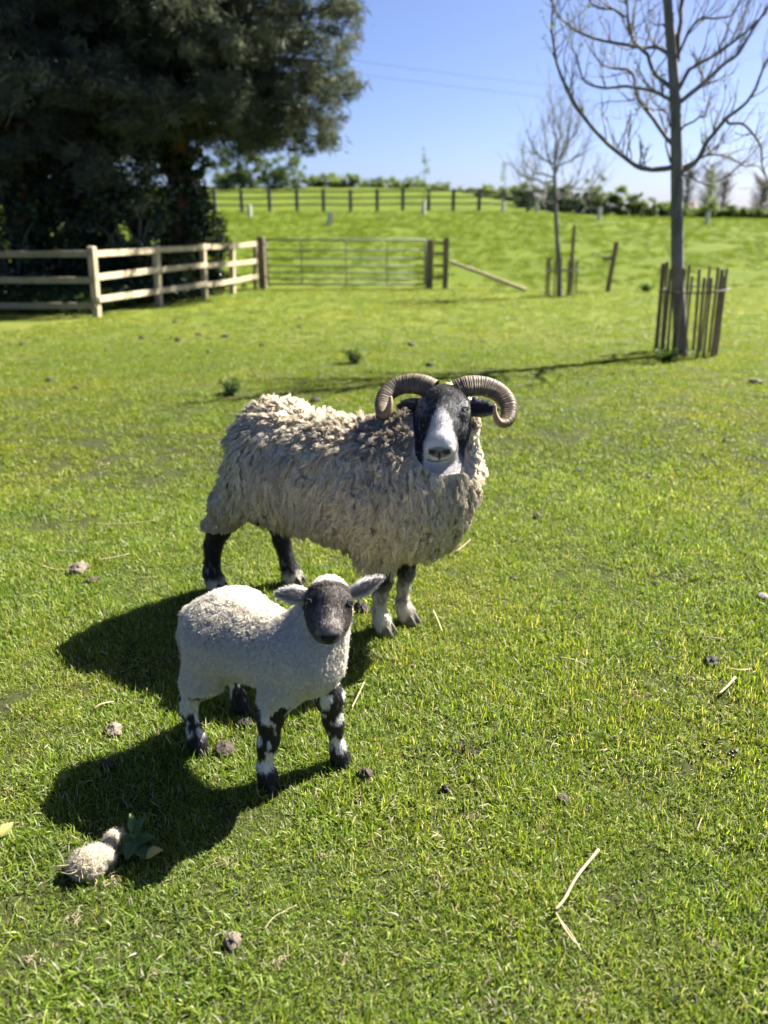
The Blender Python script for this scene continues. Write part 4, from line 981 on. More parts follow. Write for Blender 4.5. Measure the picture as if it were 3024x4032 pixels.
X += rng.normal(0, 1, (NS, 1, 3)) * .0030 * t[None, :, None]
wob = rng.normal(0, 1, (NS, k, 3)) * .0016; X += wob * t[None, :, None]
crimp = np.sin(rng.random((NS, 1)) * 6.28 + t[None] * rng.uniform(8, 16, (NS, 1))) * .0009
X = X + crimp[..., None] * unit(rng.normal(0, 1, (NS, 1, 3)))
cut = rng.uniform(.55, 1.06, NS); X = X[:, :1] + (X - X[:, :1]) * cut[:, None, None]
# pigment: cream, greyer staples, brown-grey round the neck, stained yellow along the hem
lk = rng.random(len(LR)); n1 = fbm(LR, 9, 5); n2 = fbm(LR, 28, 6)
wc = np.array([.88, .77, .58])[None] * (.86 + .22 * lk[:, None])
gw = np.array([.62, .56, .49]); m = sstep(.54, .72, n1 * .6 + n2 * .4)[:, None] * .6; wc = wc * (1 - m) + gw * m; wc *= rng.uniform(.86, 1.05, nb)[bi][:, None]
neckm = (sstep(.27, .16, np.linalg.norm(hl - np.array([-.07, .06, -.13]), axis=1)) * sstep(.0, -.05, hl[:, 0]) * sstep(.35, .55, n2 + .2))[:, None]
wc = wc * (1 - .68 * neckm) + np.array([.26, .21, .17]) * .68 * neckm
hem = sstep(.42, .31, bl[:, 2])[:, None] * sstep(.35, .65, n2)[:, None] * .45
wc = wc * (1 - hem) + np.array([.55, .44, .28]) * hem
pale = sstep(.155, .10, np.linalg.norm(hl - np.array([0, .15, -.14]), axis=1))[:, None] * .75
wc = wc * (1 - pale) + np.array([.90, .84, .70]) * pale
breech = (sstep(-.25, -.38, bl[:, 0]) * sstep(.55, .38, bl[:, 2]))[:, None] * .4
wc = wc * (1 - breech) + np.array([.55, .46, .33]) * breech
CS = np.clip(wc[li] * rng.uniform(.66, 1.18, (NS, 1)), 0, .94)
LNt = unit(LN + rng.normal(0, .20, LN.shape)); strands('fleece', X, CS, rng.uniform(.0006, .0011, NS), MAT['wool'], ewe, .55, nrm=LNt[li] * .8 + N0 * .4 + unit(X[:, 5] - LC[li][:, 5]) * .22)

# short hair of the face and legs
fm = (F_ | L_) & (fc[:, 2] > .004)
P1, N1 = scatter(V, Q, N, AR, 42000, fm.astype(float) * np.where(F_, 2.2, 1.0))
c1, f1, l1 = ewe_color(P1)
vd = np.where(f1[:, None], H.M[:, 1][None], np.array([[0, 0, -1.0]])); vd = vd - (vd * N1).sum(1, keepdims=True) * N1
hl1 = H.L(P1); side = unit(H.D(np.stack([np.sign(hl1[:, 0]), hl1[:, 0] * 0, hl1[:, 0] * 0], 1)))
vd = unit(vd + np.where(f1[:, None], side * .35 * sstep(.01, .05, np.abs(hl1[:, 0]))[:, None], 0))
ln1 = np.where(f1, rng.uniform(.003, .0065, len(P1)), rng.uniform(.008, .015, len(P1)))
ln1 = ln1 * np.where(f1 & (hl1[:, 1] > .235), .35, 1.0) * np.where(f1 & (hl1[:, 1] < .06), 1.5, 1.0)
X1 = flow_strands(P1, N1, ln1, vd + N1 * .38, 4, jit=.22)
keep = ~(f1 & (np.hypot(np.abs(hl1[:, 0]) - .0665, hl1[:, 1] - .090) < .0185))
strands('coat', X1[keep], np.clip(c1 * rng.uniform(.65, 1.4, (len(P1), 1)), 0, .85)[keep], rng.uniform(.0003, .0006, len(P1))[keep], MAT['hair'], ewe, .4, nrm=(N1 + rng.normal(0, .22, N1.shape))[keep])

# ================================================================== the lamb
lb = (-0.3415, 1.766, tz(-0.3415, 1.766))
lamb = thing('lamb', lb, 'small white lamb with dark face and blotched legs standing in front of the horned sheep', 'lamb')
B = body_frame(lb, (0.818, -0.575)); b = B.w
H = head_frame((-.130, 1.672, .590), (0.03, -1.0), 32, -5.0); h = H.w
S = SDF((-.66, 1.40, -.01), (.08, 2.06, .64), 0.0040)
S.cone(b(-.09, 0, .352), b(.15, 0, .365), .086, .078, .04)
S.ell(b(-.092, 0, .360), (.084, .088, .088), None, .04)
S.cone(b(-.06, 0, .345), b(.12, 0, .352), .076, .074, .05)
S.ell(b(.175, 0, .368), (.074, .072, .082), None, .04)
S.cone(b(.17, .005, .40), h(0, .03, -.075), .078, .050, .05)
S.cone(b(.20, .01, .37), h(0, .06, -.085), .066, .045, .04)
LF = [('fr', .108, -.088), ('fl', .208, .088), ('hr', -.143, -.10), ('hl', -.173, .10)]
S.cone(b(-.095, -.052, .35), b(-.115, -.080, .245), .074, .048, .04)
S.cone(b(-.10, .052, .35), b(-.145, .080, .245), .074, .048, .04)
for sd, xk, xf in ((-1, -.165, -.155), (1, -.195, -.185)):
    y = sd * .098
    S.chain([(b(xk + .05, sd * .085, .25), .046), (b(xk - .005, sd * .095, .165), .0215), (b(xk - .008, y, .13), .0165), (b(xf, y, .065), .0155), (b(xf + .008, y, .035), .0195), (b(xf + .015, y, .014), .0195)], .02)
for sd, x0, xf in ((-1, .115, .098), (1, .19, .20)):
    S.chain([(b(.145 if sd < 0 else .165, sd * .052, .30), .048), (b(x0, sd * .072, .225), .034), (b(x0, sd * .084, .145), .0215), (b(x0 * .5 + xf * .5, sd * .086, .12), .0175), (b(xf, sd * .088, .06), .0155), (b(xf + .008, sd * .088, .034), .0205), (b(xf + .016, sd * .088, .014), .0195)], .02)
S.chain([(b(-.160, -.015, .400), .024), (b(-.200, -.03, .375), .022), (b(-.216, -.04, .325), .019), (b(-.214, -.045, .265), .014)], .010)   # tail
# head
S.ell(h(0, .035, -.042), (.047, .050, .046), H.M, .02)
S.cone(h(0, .04, -.040), h(0, .122, -.034), .044, .028, .02)
S.ell(h(0, .128, -.036), (.030, .026, .027), H.M, .015)
S.cone(h(0, .05, -.07), h(0, .122, -.056), .034, .021, .02)
for sd in (-1, 1):
    S.ell(h(sd * .041, .058, -.028), (.016, .020, .018), H.M, .014)
    S.ell(h(sd * .031, .082, -.05), (.020, .034, .028), H.M, .02)
    S.ell(h(sd * .014, .150, -.026), (.0075, .010, .0042), H.M, .004, cut=True)
    S.cone(h(0, .153, -.043), h(sd * .026, .138, -.050), .0022, .002, .004, cut=True)
S.cone(h(0, .156, -.030), h(0, .156, -.043), .002, .002, .004, cut=True)
V, Q = S.nets(); N, AR = quad_normals(V, Q)
def lamb_zone(P):
    hl = H.L(P); bl = B.L(P); u, v, w = hl.T
    tt = np.clip((v - .035) / .09, 0, 1); rad = np.sqrt(u ** 2 + (w + .042) ** 2 + (v - .035 - .09 * tt) ** 2) - (.068 - .022 * tt)
    face = (rad < 0) & (v > -.005 + .45 * np.clip(-w - .035, 0, 1)) & (w > -.074 - .12 * np.clip(v - .06, 0, 1))
    face |= (v > .115) & (rad < 0)
    fr = bl[:, 0] > 0
    leg = bl[:, 2] < np.where(fr, .272, .235) + .06 * (fbm(P, 30, 8) - .5)
    return face, leg & ~face, hl, bl
def lamb_color(P):
    face, leg, hl, bl = lamb_zone(P); u, v, w = hl.T
    mixin = lambda A, c, m: A * (1 - m[:, None]) + np.asarray(c) * m[:, None]
    n1 = fbm(bl * np.array([1, 1, .55]), 42, 11); n2 = fbm(P, 200, 12); n3 = fbm(hl * np.array([1, .4, 1]), 240, 13)
    C = np.tile(np.array([.82, .76, .65]), (len(P), 1)) * (.9 + .2 * n2[:, None])
    F = np.tile(np.array([.062, .050, .044]), (len(P), 1))
    eyd = np.hypot((np.abs(u) - .045) / .017, (v - .060) / .017); F = mixin(F, (.012, .010, .010), sstep(1.3, .7, eyd) * .9)
    n5 = fbm(hl * np.array([1, .5, 1]), 95, 17); F = mixin(F, (.27, .24, .22), sstep(.42, .62, .5 * n3 + .5 * n5) * .85 * sstep(.9, 1.3, eyd) * sstep(.055, .0, np.abs(u)) * sstep(.02, .06, v))
    F = mixin(F, (.17, .15, .135), sstep(.42, .65, n2) * .7 * sstep(.08, .115, v))
    F = mixin(F, (.75, .73, .68), sstep(.016, .0, v + .010 * (n2 - .5)) * sstep(.045, .03, np.abs(u)) * sstep(-.05, -.02, w))
    F = mixin(F, (.012, .011, .012), sstep(1.15, .8, np.hypot(u / .021, (w + .026) / .012)) * sstep(.140, .147, v))
    F = mixin(F, (.015, .013, .013), sstep(.004, .002, np.abs(w + .046)) * sstep(.14, .148, v))
    z = bl[:, 2]
    G = np.tile(np.array([.018, .016, .017]), (len(P), 1))
    wm = sstep(.53, .61, n1 + .12 * sstep(.05, .02, np.abs(z - .085)) - .20 * sstep(.015, .0, np.abs(z - .135)) * (bl[:, 0] > 0) + .10 * ((bl[:, 0] < 0) & (z > .10)))
    G = mixin(G, (.66, .64, .60), wm * sstep(.052, .068, z + .03 * (n2 - .5)))
    C = np.where(face[:, None], F, C); C = np.where(leg[:, None], G, C)
    return C, face, leg
C, face, leg = lamb_color(V)
me = mesh_np('body', V, Q); set_col(me, C); put('body', me, MAT['skin'], lamb)
for sd in (-1, 1):
    out = unit(H.D((sd * .78, .30, .45)))
    c = h(sd * .0455, .060, -.0185)
    eye_part(c, .0105, out, H.D((0, -1, .3)), (.018, .014, .012), lamb)
    mb = MB(); X = unit(np.cross(H.D((0, -1, .3)), out)); Y = np.cross(out, X)
    for q in (1, -1):
        P = [c + out * (.0092 - .004 * abs(math.cos(x))) + X * .0115 * math.cos(x) + Y * q * .0062 * math.sin(x) for x in np.linspace(0, np.pi, 9)]
        mb.tube(P, .0019, 5, col=(.015, .013, .013))
    mb.build('eyelid', MAT['skin'], lamb)
for nm, x, y in LF: hoof_part(b(x + .014, y, 0), (.818, -.575), lamb, .70, (.03, .026, .024))
ear_part(h(-.045, .030, -.042), h(-.128, .020, -.050), .050, H.D((0, .8, -.6)), lamb, ((.30, .26, .24), (.22, .20, .185), (.68, .65, .61)), cup=-.45, thick=.004)
ear_part(h(.046, .026, -.040), h(.130, -.022, -.026), .044, H.D((0, .8, -.6)), lamb, ((.55, .50, .47), (.20, .175, .165), (.70, .67, .63)), cup=.45, thick=.004)

fc = V[Q].mean(1); F_, L_, hlF, blF = lamb_zone(fc)
isw = (~F_ & ~L_).astype(float); NS = 170000
P0, N0 = scatter(V, Q, N, AR, NS, isw)
bl = B.L(P0); hl = H.L(P0)
fluffy = sstep(.36, .43, bl[:, 2]) * sstep(.10, .0, bl[:, 0])                # loose curls over the rump and back
neck = sstep(.12, .20, bl[:, 0])
# small clumps
nl = 9000; pick = rng.choice(NS, nl, replace=False); tr_ = kdtree.KDTree(nl)
for i, q in enumerate(pick): tr_.insert(P0[q], i)
tr_.balance()
li = np.fromiter((tr_.find(p)[1] for p in P0), int, NS); cl = pick[li]
g = np.tile(np.array([0, 0, -1.0]), (NS, 1)); gt = g - (g * N0).sum(1, keepdims=True) * N0
rd = rng.normal(0, .24, (NS, 3))[cl] + rng.normal(0, .18, (NS, 3))
D = unit(N0 * (.62 + .35 * fluffy[:, None]) + gt * (.70 - .35 * fluffy[:, None]) - B.M[:, 0][None] * .25 + rd)
ln = (.013 + .012 * fluffy - .004 * neck + .003 * sstep(.30, .22, bl[:, 2])) * rng.uniform(.7, 1.25, NS)
X = flow_strands(P0, N0, ln, D, 8, grav=.12, curl=.0, jit=.10)
t = np.linspace(0, 1, 8)
a = rng.random(nl)[li][:, None] * 6.28 + rng.uniform(5, 10, nl)[li][:, None] * t[None]
S1 = unit(np.cross(D, N0)); S2 = np.cross(D, S1); am = (.0009 + .0021 * fluffy)[:, None] * np.minimum(1, t * 2.5)[None]
X += (np.cos(a) * am)[..., None] * S1[:, None] + (np.sin(a) * am)[..., None] * S2[:, None]
X += (P0[cl] - P0)[:, None] * (.45 * sstep(.1, 1, t))[None, :, None]
X += rng.normal(0, .0014, X.shape) * t[None, :, None]
n1 = fbm(P0, 30, 21); CS = np.tile(np.array([.93, .87, .75]), (NS, 1)) * rng.uniform(.86, 1.08, (NS, 1))
m = (sstep(.62, .76, n1) * .25)[:, None]; CS = CS * (1 - m) + np.array([.62, .55, .47]) * m
m = (sstep(-.180, -.198, bl[:, 0]) * sstep(.36, .28, bl[:, 2]))[:, None] * .75; CS = CS * (1 - m) + np.array([.42, .28, .18]) * m   # dirty tail tip
strands('wool_coat', X, np.clip(CS, 0, .95), rng.uniform(.0005, .0009, NS), MAT['lamb_wool'], lamb, .45, nrm=N0 + rng.normal(0, .18, N0.shape)[cl] + rng.normal(0, .12, N0.shape))
fm = (F_ | L_) & (fc[:, 2] > .004)
P1, N1 = scatter(V, Q, N, AR, 40000, fm.astype(float) * np.where(F_, 1.8, 1.0))
c1, f1, l1 = lamb_color(P1); hl1 = H.L(P1)
vd = np.where(f1[:, None], H.M[:, 1][None], np.array([[0, 0, -1.0]])); vd = vd - (vd * N1).sum(1, keepdims=True) * N1
side = H.D(np.stack([np.sign(hl1[:, 0]), hl1[:, 0] * 0, hl1[:, 0] * 0], 1)); vd = unit(vd + np.where(f1[:, None], side * .4 * sstep(.01, .04, np.abs(hl1[:, 0]))[:, None], 0))
ln1 = np.where(f1, rng.uniform(.003, .006, len(P1)) * np.where(hl1[:, 1] > .13, .35, 1) * np.where(hl1[:, 1] < .02, 2.0, 1), rng.uniform(.006, .011, len(P1)))
X1 = flow_strands(P1, N1, ln1, vd + N1 * .36, 4, jit=.25)
keep = ~(f1 & (np.hypot(np.abs(hl1[:, 0]) - .0455, hl1[:, 1] - .060) < .0135))
strands('coat', X1[keep], np.clip(c1 * rng.uniform(.6, 1.45, (len(P1), 1)), 0, .85)[keep], rng.uniform(.0003, .00055, len(P1))[keep], MAT['hair'], lamb, .4, nrm=(N1 + rng.normal(0, .22, N1.shape))[keep])
# ================================================================== what lies in the grass
def clod(name, px, py, wpx, label, cat, mat, squash=.55, rough=.35, seed=0, group=None, sink=.36):
    p = ground(px, py); r = wpx / 3028 * np.linalg.norm((p - CAM) @ FW) * .5
    nu, nv = 30, 18; th = np.linspace(0.02, np.pi - .02, nv); ph = np.linspace(0, 2 * np.pi, nu, endpoint=False)
    D = np.array([(math.sin(t) * math.cos(q), math.sin(t) * math.sin(q), math.cos(t)) for t in th for q in ph])
    rough = rough * 1.35
    k = 1 + rough * (fbm(D + seed, 1.7, seed % 9, 2) - .5) * 2 + rough * .75 * (np.abs(fbm(D * 1.0 + seed, 5.0, 3, 2) - .5) * 4 - .6)
    a = rng.random() * 6.28; st = np.array([rng.uniform(.85, 1.2), rng.uniform(.75, .95), squash]); V = D * k[:, None] * st * r
    V = V @ np.array([[math.cos(a), math.sin(a), 0], [-math.sin(a), math.cos(a), 0], [0, 0, 1]]); V[:, 2] += r * squash * (1 - 2 * sink) + .006
    Q = [(i * nu + j, (i + 1) * nu + j, (i + 1) * nu + (j + 1) % nu, i * nu + (j + 1) % nu) for i in range(nv - 1) for j in range(nu)]
    V = np.concatenate([V, V[:nu].mean(0, keepdims=True), V[-nu:].mean(0, keepdims=True)]); n = nu * nv
    T = [(n, j, (j + 1) % nu) for j in range(nu)] + [(n + 1, (nv - 1) * nu + (j + 1) % nu, (nv - 1) * nu + j) for j in range(nu)]
    o = put(name, mesh_np(name, V, [np.array(Q), np.array(T)]), mat); o.location = p; return tag(o, label, cat, group)
DUNG = grainy('dry_dung', (.028, .022, .018), (.10, .082, .066), 45, rough=.95, bs=160, bstr=1.0, bd=.004)
DUNGP = grainy('bleached_dung', (.06, .05, .04), (.22, .19, .15), 38, rough=.95, bs=150, bstr=1.0, bd=.004)
SOIL = grainy('dark_soil', (.016, .012, .009), (.055, .042, .03), 40, rough=1.0, bs=120, bstr=1.0, bd=.006)
STONE = grainy('grey_stone', (.12, .115, .105), (.20, .19, .175), 20, rough=.9, bs=80, bstr=.4)
DARKD = grainy('fresh_dung', (.010, .009, .008), (.032, .027, .022), 40, rough=.6, bs=150, bstr=.9, bd=.004)
for i, (x, y, w, lab, m, sq, rg_) in enumerate([
    (315, 2252, 78, 'larger grey brown dung clod at left beside thin straws', DUNGP, .62, .30), (365, 2296, 50, 'smaller grey brown dung clod just in front of the larger one at left', DUNG, .6, .32),
    (450, 2890, 78, 'pale topped dung clod at the edge of the shadow left of the lamb', DUNGP, .6, .30), (425, 3022, 62, 'dull dung clod lying inside the shadow left of the lamb', DUNG, .55, .28),
    (885, 2965, 92, 'dark rounded dung clod beside the near hind foot of the lamb', DUNG, .62, .18), (960, 2868, 68, 'dark knobbly dung clod in the shade behind the front leg of the lamb', DARKD, .75, .35),
    (1435, 3070, 68, 'knobbly brown dung clod just right of the front foot of the lamb', DUNG, .95, .35), (2216, 3165, 54, 'small crumbly dung clod in the open grass right of centre', DUNG, .6, .4),
    (920, 3722, 88, 'pale bleached dung clod in the foreground grass', DUNGP, .75, .34), (2800, 2618, 64, 'dark dung clod at right beside two short straws', DARKD, .6, .38),
    (1424, 2410, 66, 'dark dung clod in the shade between the lamb head and the big sheep', DARKD, .8, .35), (1752, 3115, 32, 'tiny black dung lump in the grass right of the lamb', DARKD, .8, .3),
    (2115, 2040, 46, 'flat brown dung clod right of the big sheep at chest height', DUNG, .4, .35), (2280, 2515, 24, 'tiny black dung lump far right of the sheep feet', DARKD, .8, .3)]):
    clod('dung_clod', x, y, w, lab, 'dung', m, sq, rg_, 20 + i, 'dung clods lying in the grass')
clod('stone', 3004, 2362, 62, 'smooth grey stone at the right edge of the picture', 'stone', STONE, .5, .10, 60)
# bare patch of soil: crumbs of many sizes pressed into the turf
mb = MB(); c0 = ground(1825, 2955)
for i in range(70):
    a = rng.random() * 6.283; rr = math.sqrt(rng.random()); p = c0 + [.046 * rr * math.cos(a), .040 * rr * math.sin(a), 0]; r = rng.uniform(.004, .012) * (1.15 - .5 * rr)
    th = np.linspace(.1, np.pi - .1, 5); V = np.array([(math.sin(t) * math.cos(q), math.sin(t) * math.sin(q), .7 * math.cos(t)) for t in th for q in np.linspace(0, 6.283, 7)[:-1]]) * r * rng.uniform(.65, 1.3, (30, 1)) + p + [0, 0, .006]
    mb.add(V, [(k * 6 + m, (k + 1) * 6 + m, (k + 1) * 6 + (m + 1) % 6, k * 6 + (m + 1) % 6) for k in range(4) for m in range(6)] + [(0, 1, 2, 3), (0, 3, 4, 5)])
o = mb.build('soil_patch', SOIL); anchor(o, c0); tag(o, 'patch of bare dark crumbly soil in the grass right of the lamb', 'soil'); o['kind'] = 'stuff'
FARL = {(1620, 1362): 'small dark clod above and left of the left horn, upper of two', (1692, 1440): 'small dark clod just above the head of the horned sheep', (2972, 1510): 'dark clod near the right edge level with the foot of the large bare tree', (1242, 1582): 'dark clod showing just above the back of the horned sheep', (2275, 1855): 'small dark clod on the field right of the sheep chest', (2550, 1884): 'small dark clod farther right of the sheep, level with its chest', (2020, 2285): 'tiny dark clod right of the front legs of the horned sheep', (198, 1502): 'left one of two dark clods near the left edge', (300, 1532): 'right one of two dark clods near the left edge', (2860, 1740): 'small dark clod near the right edge level with the sheep face', (2580, 2308): 'small dark clod on open grass far right of the sheep legs', (2700, 2065): 'tiny dark clod at right level with the sheep belly', (1930, 1880): 'tiny dark clod next to the right shoulder of the horned sheep'}
for i, (x, y, w) in enumerate([(1620, 1362, 34), (1692, 1440, 30), (2972, 1510, 46), (2275, 1855, 30), (2550, 1884, 32), (2700, 2065, 24), (2580, 2308, 34), (2020, 2285, 30), (198, 1502, 34), (300, 1532, 28), (560, 1335, 26), (700, 1342, 30), (782, 1322, 26), (888, 1327, 30), (822, 1390, 26), (1242, 1582, 44), (1930, 1880, 24), (2860, 1740, 28), (420, 1385, 26), (1030, 1365, 24), (690, 1270, 22), (1180, 1290, 22), (90, 1360, 28), (1180, 1255, 20), (990, 1235, 20)]):
    clod('dung_clod', x, y, w, FARL.get((x, y), 'small dark dung clod scattered on the open field behind the sheep'), 'dung', DARKD, .5, .3, 90 + i, 'dung scattered over the field behind')
# black pellets
mb = MB()
for i in range(15):
    p = ground(2780 + rng.normal(90, 70), 3010 + rng.normal(0, 55)) + [0, 0, .012]; d = unit(rng.normal(0, 1, 3) * [1, 1, .3]) * .006
    mb.tube(spline([p - d, p, p + d], 6), [.002, .0048, .0056, .0056, .0048, .002], 7)
o = mb.build('pellets', colmat('x', .35) if False else grainy('shiny_pellet', (.008, .008, .008), (.02, .018, .016), 60, rough=.35, bs=200, bstr=.2, spec=.5)); tag(o, kind='stuff')

# ------------------------------------------------------------------ straws
STRAW = grainy('dry_straw', (.19, .155, .085), (.31, .26, .155), 30, (1, 1, 1), .6, 120, .3, .001)
def straw(pts, wpx, label, lift=.022):
    P = [ground(x, y) for x, y in pts]; r = wpx / 3028 * np.linalg.norm((P[0] - CAM) @ FW) * .5
    P = [p + [0, 0, lift + rng.uniform(-.008, .006)] for p in P]; r *= .8
    c = spline(P, 8 * (len(P) - 1) + 1) if len(P) > 2 else np.linspace(P[0], P[1], 8) + np.sin(np.linspace(0, 3.14, 8))[:, None] * rng.normal(0, .004, 3)
    mb = MB(); mb.tube(c, r * np.linspace(1, .75, len(c)), 7, flat=.55); o = mb.build('straw', STRAW); anchor(o, P[0]); return tag(o, label, 'straw', 'loose straws in the grass')
st = thing('bent_straw', ground(2183, 3625), 'long pale straw bent in the middle, lying in the right foreground', 'straw')
for pts, w in (([(2352, 3384), (2268, 3490), (2218, 3580), (2183, 3622)], 17), ([(2184, 3622), (2222, 3690), (2262, 3745)], 11), ([(2190, 3636), (2240, 3700), (2285, 3775)], 8)):
    P = [ground(x, y) + [0, 0, .030 - .008 * (w < 12)] for x, y in pts]; r = w / 3028 * 1.62 * .42
    mb = MB(); c = spline(P, 20); mb.tube(c, r * np.linspace(1, .8, 20), 8, flat=.6); mb.build('stalk', STRAW, st)
for pts, w, lab in [([(2890, 2690), (2825, 2755)], 15, 'short thick straw at the right below a dark dung clod'), ([(2862, 2652), (2910, 2662), (2958, 2650)], 9, 'thin level straw at right beside the dark dung clod'),
    ([(1705, 2422), (1722, 2465), (1740, 2502)], 9, 'thin upright straw just right of the hooves of the big sheep'), ([(1434, 2708), (1405, 2768), (1386, 2806)], 11, 'curved pale straw right of the lamb chest'),
    ([(382, 2226), (512, 2200)], 9, 'slanting straw right of the left dung clods'), ([(165, 2246), (272, 2258)], 9, 'straw just left of the left dung clods'), ([(212, 2184), (298, 2192)], 9, 'short straw above the left dung clods'),
    ([(540, 2290), (616, 2292)], 6, 'tiny level straw left of the hind hoof of the big sheep'), ([(2196, 2614), (2310, 2640)], 8, 'straw lying level right of the sheep, mid right'), ([(380, 2082), (500, 2078), (610, 2066)], 8, 'long thin straw on the grass left of the big sheep'),
    ([(372, 2812), (450, 2780)], 14, 'broad pale straw above the pale topped clod left of the lamb'), ([(1045, 3690), (1085, 3640), (1170, 3585)], 6, 'fine curved stem in the foreground above the pale clod'), ([(2750, 2526), (2852, 2544)], 7, 'thin straw near the right edge of the picture'),
    ([(2738, 3296), (2757, 3252)], 7, 'short pale straw standing near the black pellets'), ([(1792, 2190), (1850, 2140)], 9, 'pale straw on the grass right of the sheep chest')]: straw(pts, w, lab)
# dead grass wisps
WISP = grainy('bleached_grass', (.17, .135, .08), (.34, .29, .185), 60, rough=.7, bs=100, bstr=.2)
def wisp(px, py, wpx, label, n=13):
    p = ground(px, py); r = wpx / 3028 * np.linalg.norm((p - CAM) @ FW) * .5; mb = MB()
    for i in range(n):
        a = rng.random() * 6.28; q = p + [rng.normal(0, r * .7), rng.normal(0, r * .55), .010]; d = np.array([math.cos(a), math.sin(a), rng.uniform(.0, .5)]); L = r * rng.uniform(.6, 1.5)
        e = q + d * L * .6; f = e + np.array([math.cos(a + rng.normal(0, 1)), math.sin(a + rng.normal(0, 1)), -.5]) * L * .5
        mb.tube(spline([q, e, f], 7), np.linspace(.0010, .0005, 7), 4, cap=False)
    o = mb.build('dry_grass_wisp', WISP); anchor(o, p); return tag(o, label, 'dry grass', 'wisps of dead grass')
for x, y, w, lab in [(1095, 3805, 70, 'pale wisp of dead grass right of the bleached clod in the foreground'), (880, 3405, 60, 'dead grass wisp right of the shed wool in the foreground'), (440, 3475, 55, 'dead grass wisp just under the shed wool'), (1350, 3790, 60, 'dead grass wisp right of centre at the bottom'),
    (305, 3620, 60, 'dead grass wisp below and left of the shed wool'), (130, 3780, 50, 'dead grass wisp in the lower left corner'), (2035, 3660, 60, 'dead grass wisp left of the bent straw'), (1725, 3480, 90, 'broad patch of dead grass left of the bent straw'), (1410, 3145, 60, 'dead grass wisp in front of the lamb, right side'), (2790, 3720, 60, 'dead grass wisp in the lower right corner'),
    (1880, 3225, 60, 'dead grass wisp above the broad dead patch'), (30, 3130, 60, 'dead grass wisp at the left edge'), (1275, 3385, 50, 'dead grass wisp near the centre of the foreground'), (610, 3850, 50, 'dead grass wisp at the bottom left of centre'), (2660, 2600, 40, 'dead grass wisp left of the dark clod at right'), (1545, 2600, 40, 'dead grass wisp right of the lamb chest'), (2300, 3950, 60, 'dead grass wisp at the bottom edge right of centre')]: wisp(x, y, w, lab)

# ------------------------------------------------------------------ shed wool, nettle, weeds
wt = thing('wool_tuft', ground(365, 3420), 'tuft of shed cream wool lying in the left foreground beside a nettle', 'wool')
base = np.array(wt['base']); lob = []
for (x, y, rx, rz) in [(335, 3405, .022, .020), (365, 3395, .025, .022), (312, 3420, .016, .015), (398, 3378, .017, .017), (425, 3395, .016, .013), (448, 3322, .016, .018), (460, 3303, .015, .016), (436, 3352, .012, .013), (345, 3432, .018, .013), (380, 3425, .015, .012)]:
    q = ground(x, y + 20); lob.append((q + [0, 0, .016 + rz * .5], rx, rz))
W = SDF(np.min([c for c, _, _ in lob], 0) - .06, np.max([c for c, _, _ in lob], 0) + .06, .004)
for c, rx, rz in lob: W.ell(c, (rx * .8, rx * .8, rz * .75), None, .02)
V, Q = W.nets(); N, AR = quad_normals(V, Q); me = mesh_np('wool_clump', V, Q); set_col(me, np.tile([[.66, .60, .46]], (len(V), 1))); put('wool_clump', me, MAT['skin'], wt)
P0, N0 = scatter(V, Q, N, AR, 15000); D = unit(np.stack([fbm(P0, 60, i) - .5 for i in (1, 2, 3)], 1) * 2 + N0 * .35)
X = flow_strands(P0, N0, rng.uniform(.008, .017, len(P0)), D, 7, grav=.1, curl=.0015, turns=1.5, jit=.3)
strands('fibres', X, np.array([.72, .66, .52])[None] * rng.uniform(.85, 1.1, (len(P0), 1)), rng.uniform(.0002, .0004, len(P0)), MAT['wool'], wt, .5, nrm=N0 + rng.normal(0, .35, N0.shape))
mb = MB()
for i in range(26):
    p = ground(350 + rng.normal(0, 32), 3452 + rng.normal(0, 14)) + [0, -.01, rng.uniform(.02, .045)]; d = rng.normal(0, 1, 3); mb.tube(spline([p, p + d * .011 + [0, -.004, .006], p + d * .018 + rng.normal(0, .010, 3)], 6), .0011, 4, cap=False)
mb.build('grass_debris', WISP, wt)['kind'] = 'stuff'
NETTLE = leafy('nettle_leaf', trans=.35, rough=.5, vary=0, tcol=(1.5, 1.6, .6), spec=.3)
def toothed_leaf(base, tip, width, col, parent, up=(0, 0, 1)):
    """a nettle leaf: toothed edge, folded along its midrib"""
    base, tip = np.asarray(base, float), np.asarray(tip, float); A = tip - base; L = np.linalg.norm(A); A /= L; B_ = unit(np.cross(up, A)); U = np.cross(A, B_)
    n = 15; V = []; C_ = []
    for i in range(n):
        s = i / (n - 1); w = width * .5 * (math.sin(math.pi * min(1, s ** .7)) ** .9) * (1 + (.22 if i % 2 else -.16)); z = -.10 * L * (2 * s - 1) ** 2
        for q in (-1, -.5, 0, .5, 1):
            V.append(base + A * L * (s + (.03 if i % 2 and abs(q) == 1 else 0)) + B_ * w * q + U * (z + abs(q) * w * .35)); C_.append(np.array(col) * (1.1 if q == 0 else .9 + .2 * rng.random()))
    Q = [(i * 5 + j, i * 5 + j + 1, (i + 1) * 5 + j + 1, (i + 1) * 5 + j) for i in range(n - 1) for j in range(4)]
    me = mesh_np('leaf', V, np.array(Q)); set_col(me, C_); return put('leaf', me, NETTLE, parent)
nt_ = thing('nettle_plant', ground(530, 3385), 'low nettle with toothed dark green leaves just right of the shed wool', 'plant')
c0 = np.array(nt_['base']); mb = MB(); mb.tube(spline([c0 - [0, 0, .01], c0 + [.002, .01, .03], c0 + [.0, .02, .065]], 8), .0022, 6); mb.build('stem', NETTLE if False else grainy('green_stem', (.05, .08, .02), (.08, .11, .03), 30), nt_)
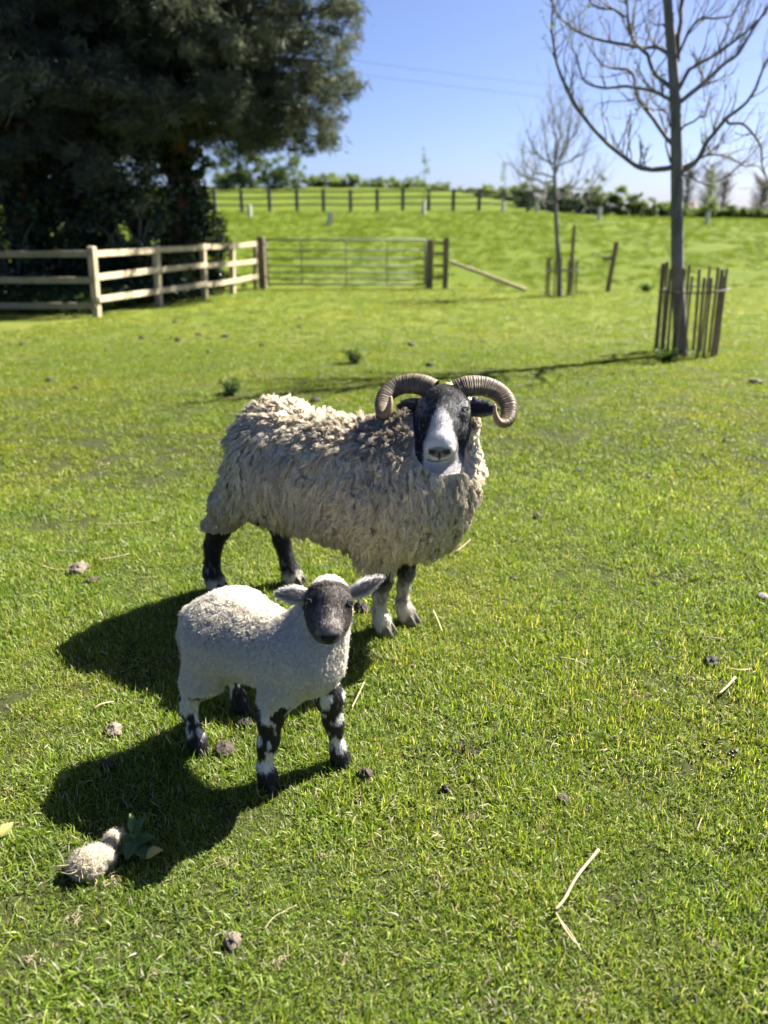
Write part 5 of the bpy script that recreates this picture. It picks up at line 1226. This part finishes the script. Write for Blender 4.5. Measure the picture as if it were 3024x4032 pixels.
for a, z, L, w, dz in [(2.6, .035, .062, .042, -.004), (3.5, .030, .065, .044, -.012), (.5, .035, .060, .042, .0), (5.5, .030, .058, .040, -.006), (1.5, .050, .055, .036, .02), (4.6, .045, .060, .042, -.012), (2.0, .060, .046, .028, .03), (.9, .060, .044, .026, .028), (5.0, .06, .035, .022, .014), (-.3, .02, .055, .036, -.004)]:
    b_ = c0 + [.0, .01 + z * .15, z]; toothed_leaf(b_, b_ + [.8 * L * math.cos(a), .8 * L * math.sin(a), dz], .8 * w, (.055, .105, .042), nt_)
def yellow_leaf(px, py, a, label):
    p = ground(px, py) + [0, 0, .02]; t = thing('fallen_leaf', p, label, 'leaf'); toothed_leaf(p, p + [.04 * math.cos(a), .04 * math.sin(a), .012], .032, (.40, .38, .13), t)
yellow_leaf(575, 3400, .3, 'small yellow leaf on the grass right of the nettle'); yellow_leaf(8, 3320, 1.2, 'yellow leaf in the grass at the left edge')
def weed(px, py, wpx, hpx, label, cols, seed):
    p = ground(px, py); d = np.linalg.norm((p - CAM) @ FW); r = wpx / 3028 * d * .5; hh = hpx / 3028 * d; rg = np.random.default_rng(seed); t = thing('weed_clump', p, label, 'weed'); mb = MB(); cl = []
    for i in range(16):
        a = rg.random() * 6.28; e = p + [r * rg.random() * math.cos(a), r * rg.random() * math.sin(a), hh * rg.uniform(.3, 1.0)]; mb.tube(spline([p, (p + e) / 2 + [0, 0, .02], e], 6), .003, 4, cap=False)
        for f in (.4, .7, 1.0): cl.append((p + (e - p) * f, rg.uniform(.25, .5) * r))
    mb.build('stems', grainy('weed_stem', (.06, .08, .03), (.12, .11, .05), 20), t); foliage('leaves', cl, 3600, .045, .25, cols, LEAF_S, t, seed, .2, .8)
WC = [(.05, .085, .03), (.065, .10, .035), (.09, .12, .05)]
weed(1395, 1432, 95, 60, 'dark leafy weed clump standing on the field behind the sheep back', WC, 3); weed(905, 1556, 110, 62, 'dark thistle clump beside a bare patch left behind the sheep', WC, 4); weed(2545, 1148, 70, 34, 'low dark weed clump in the meadow left of the large tree guard', [(.05, .11, .02), (.07, .13, .03)], 5)
weed(2620, 1420, 110, 40, 'grass and weeds grown up at the foot of the large bare tree', [(.05, .10, .02), (.06, .12, .02)], 6)
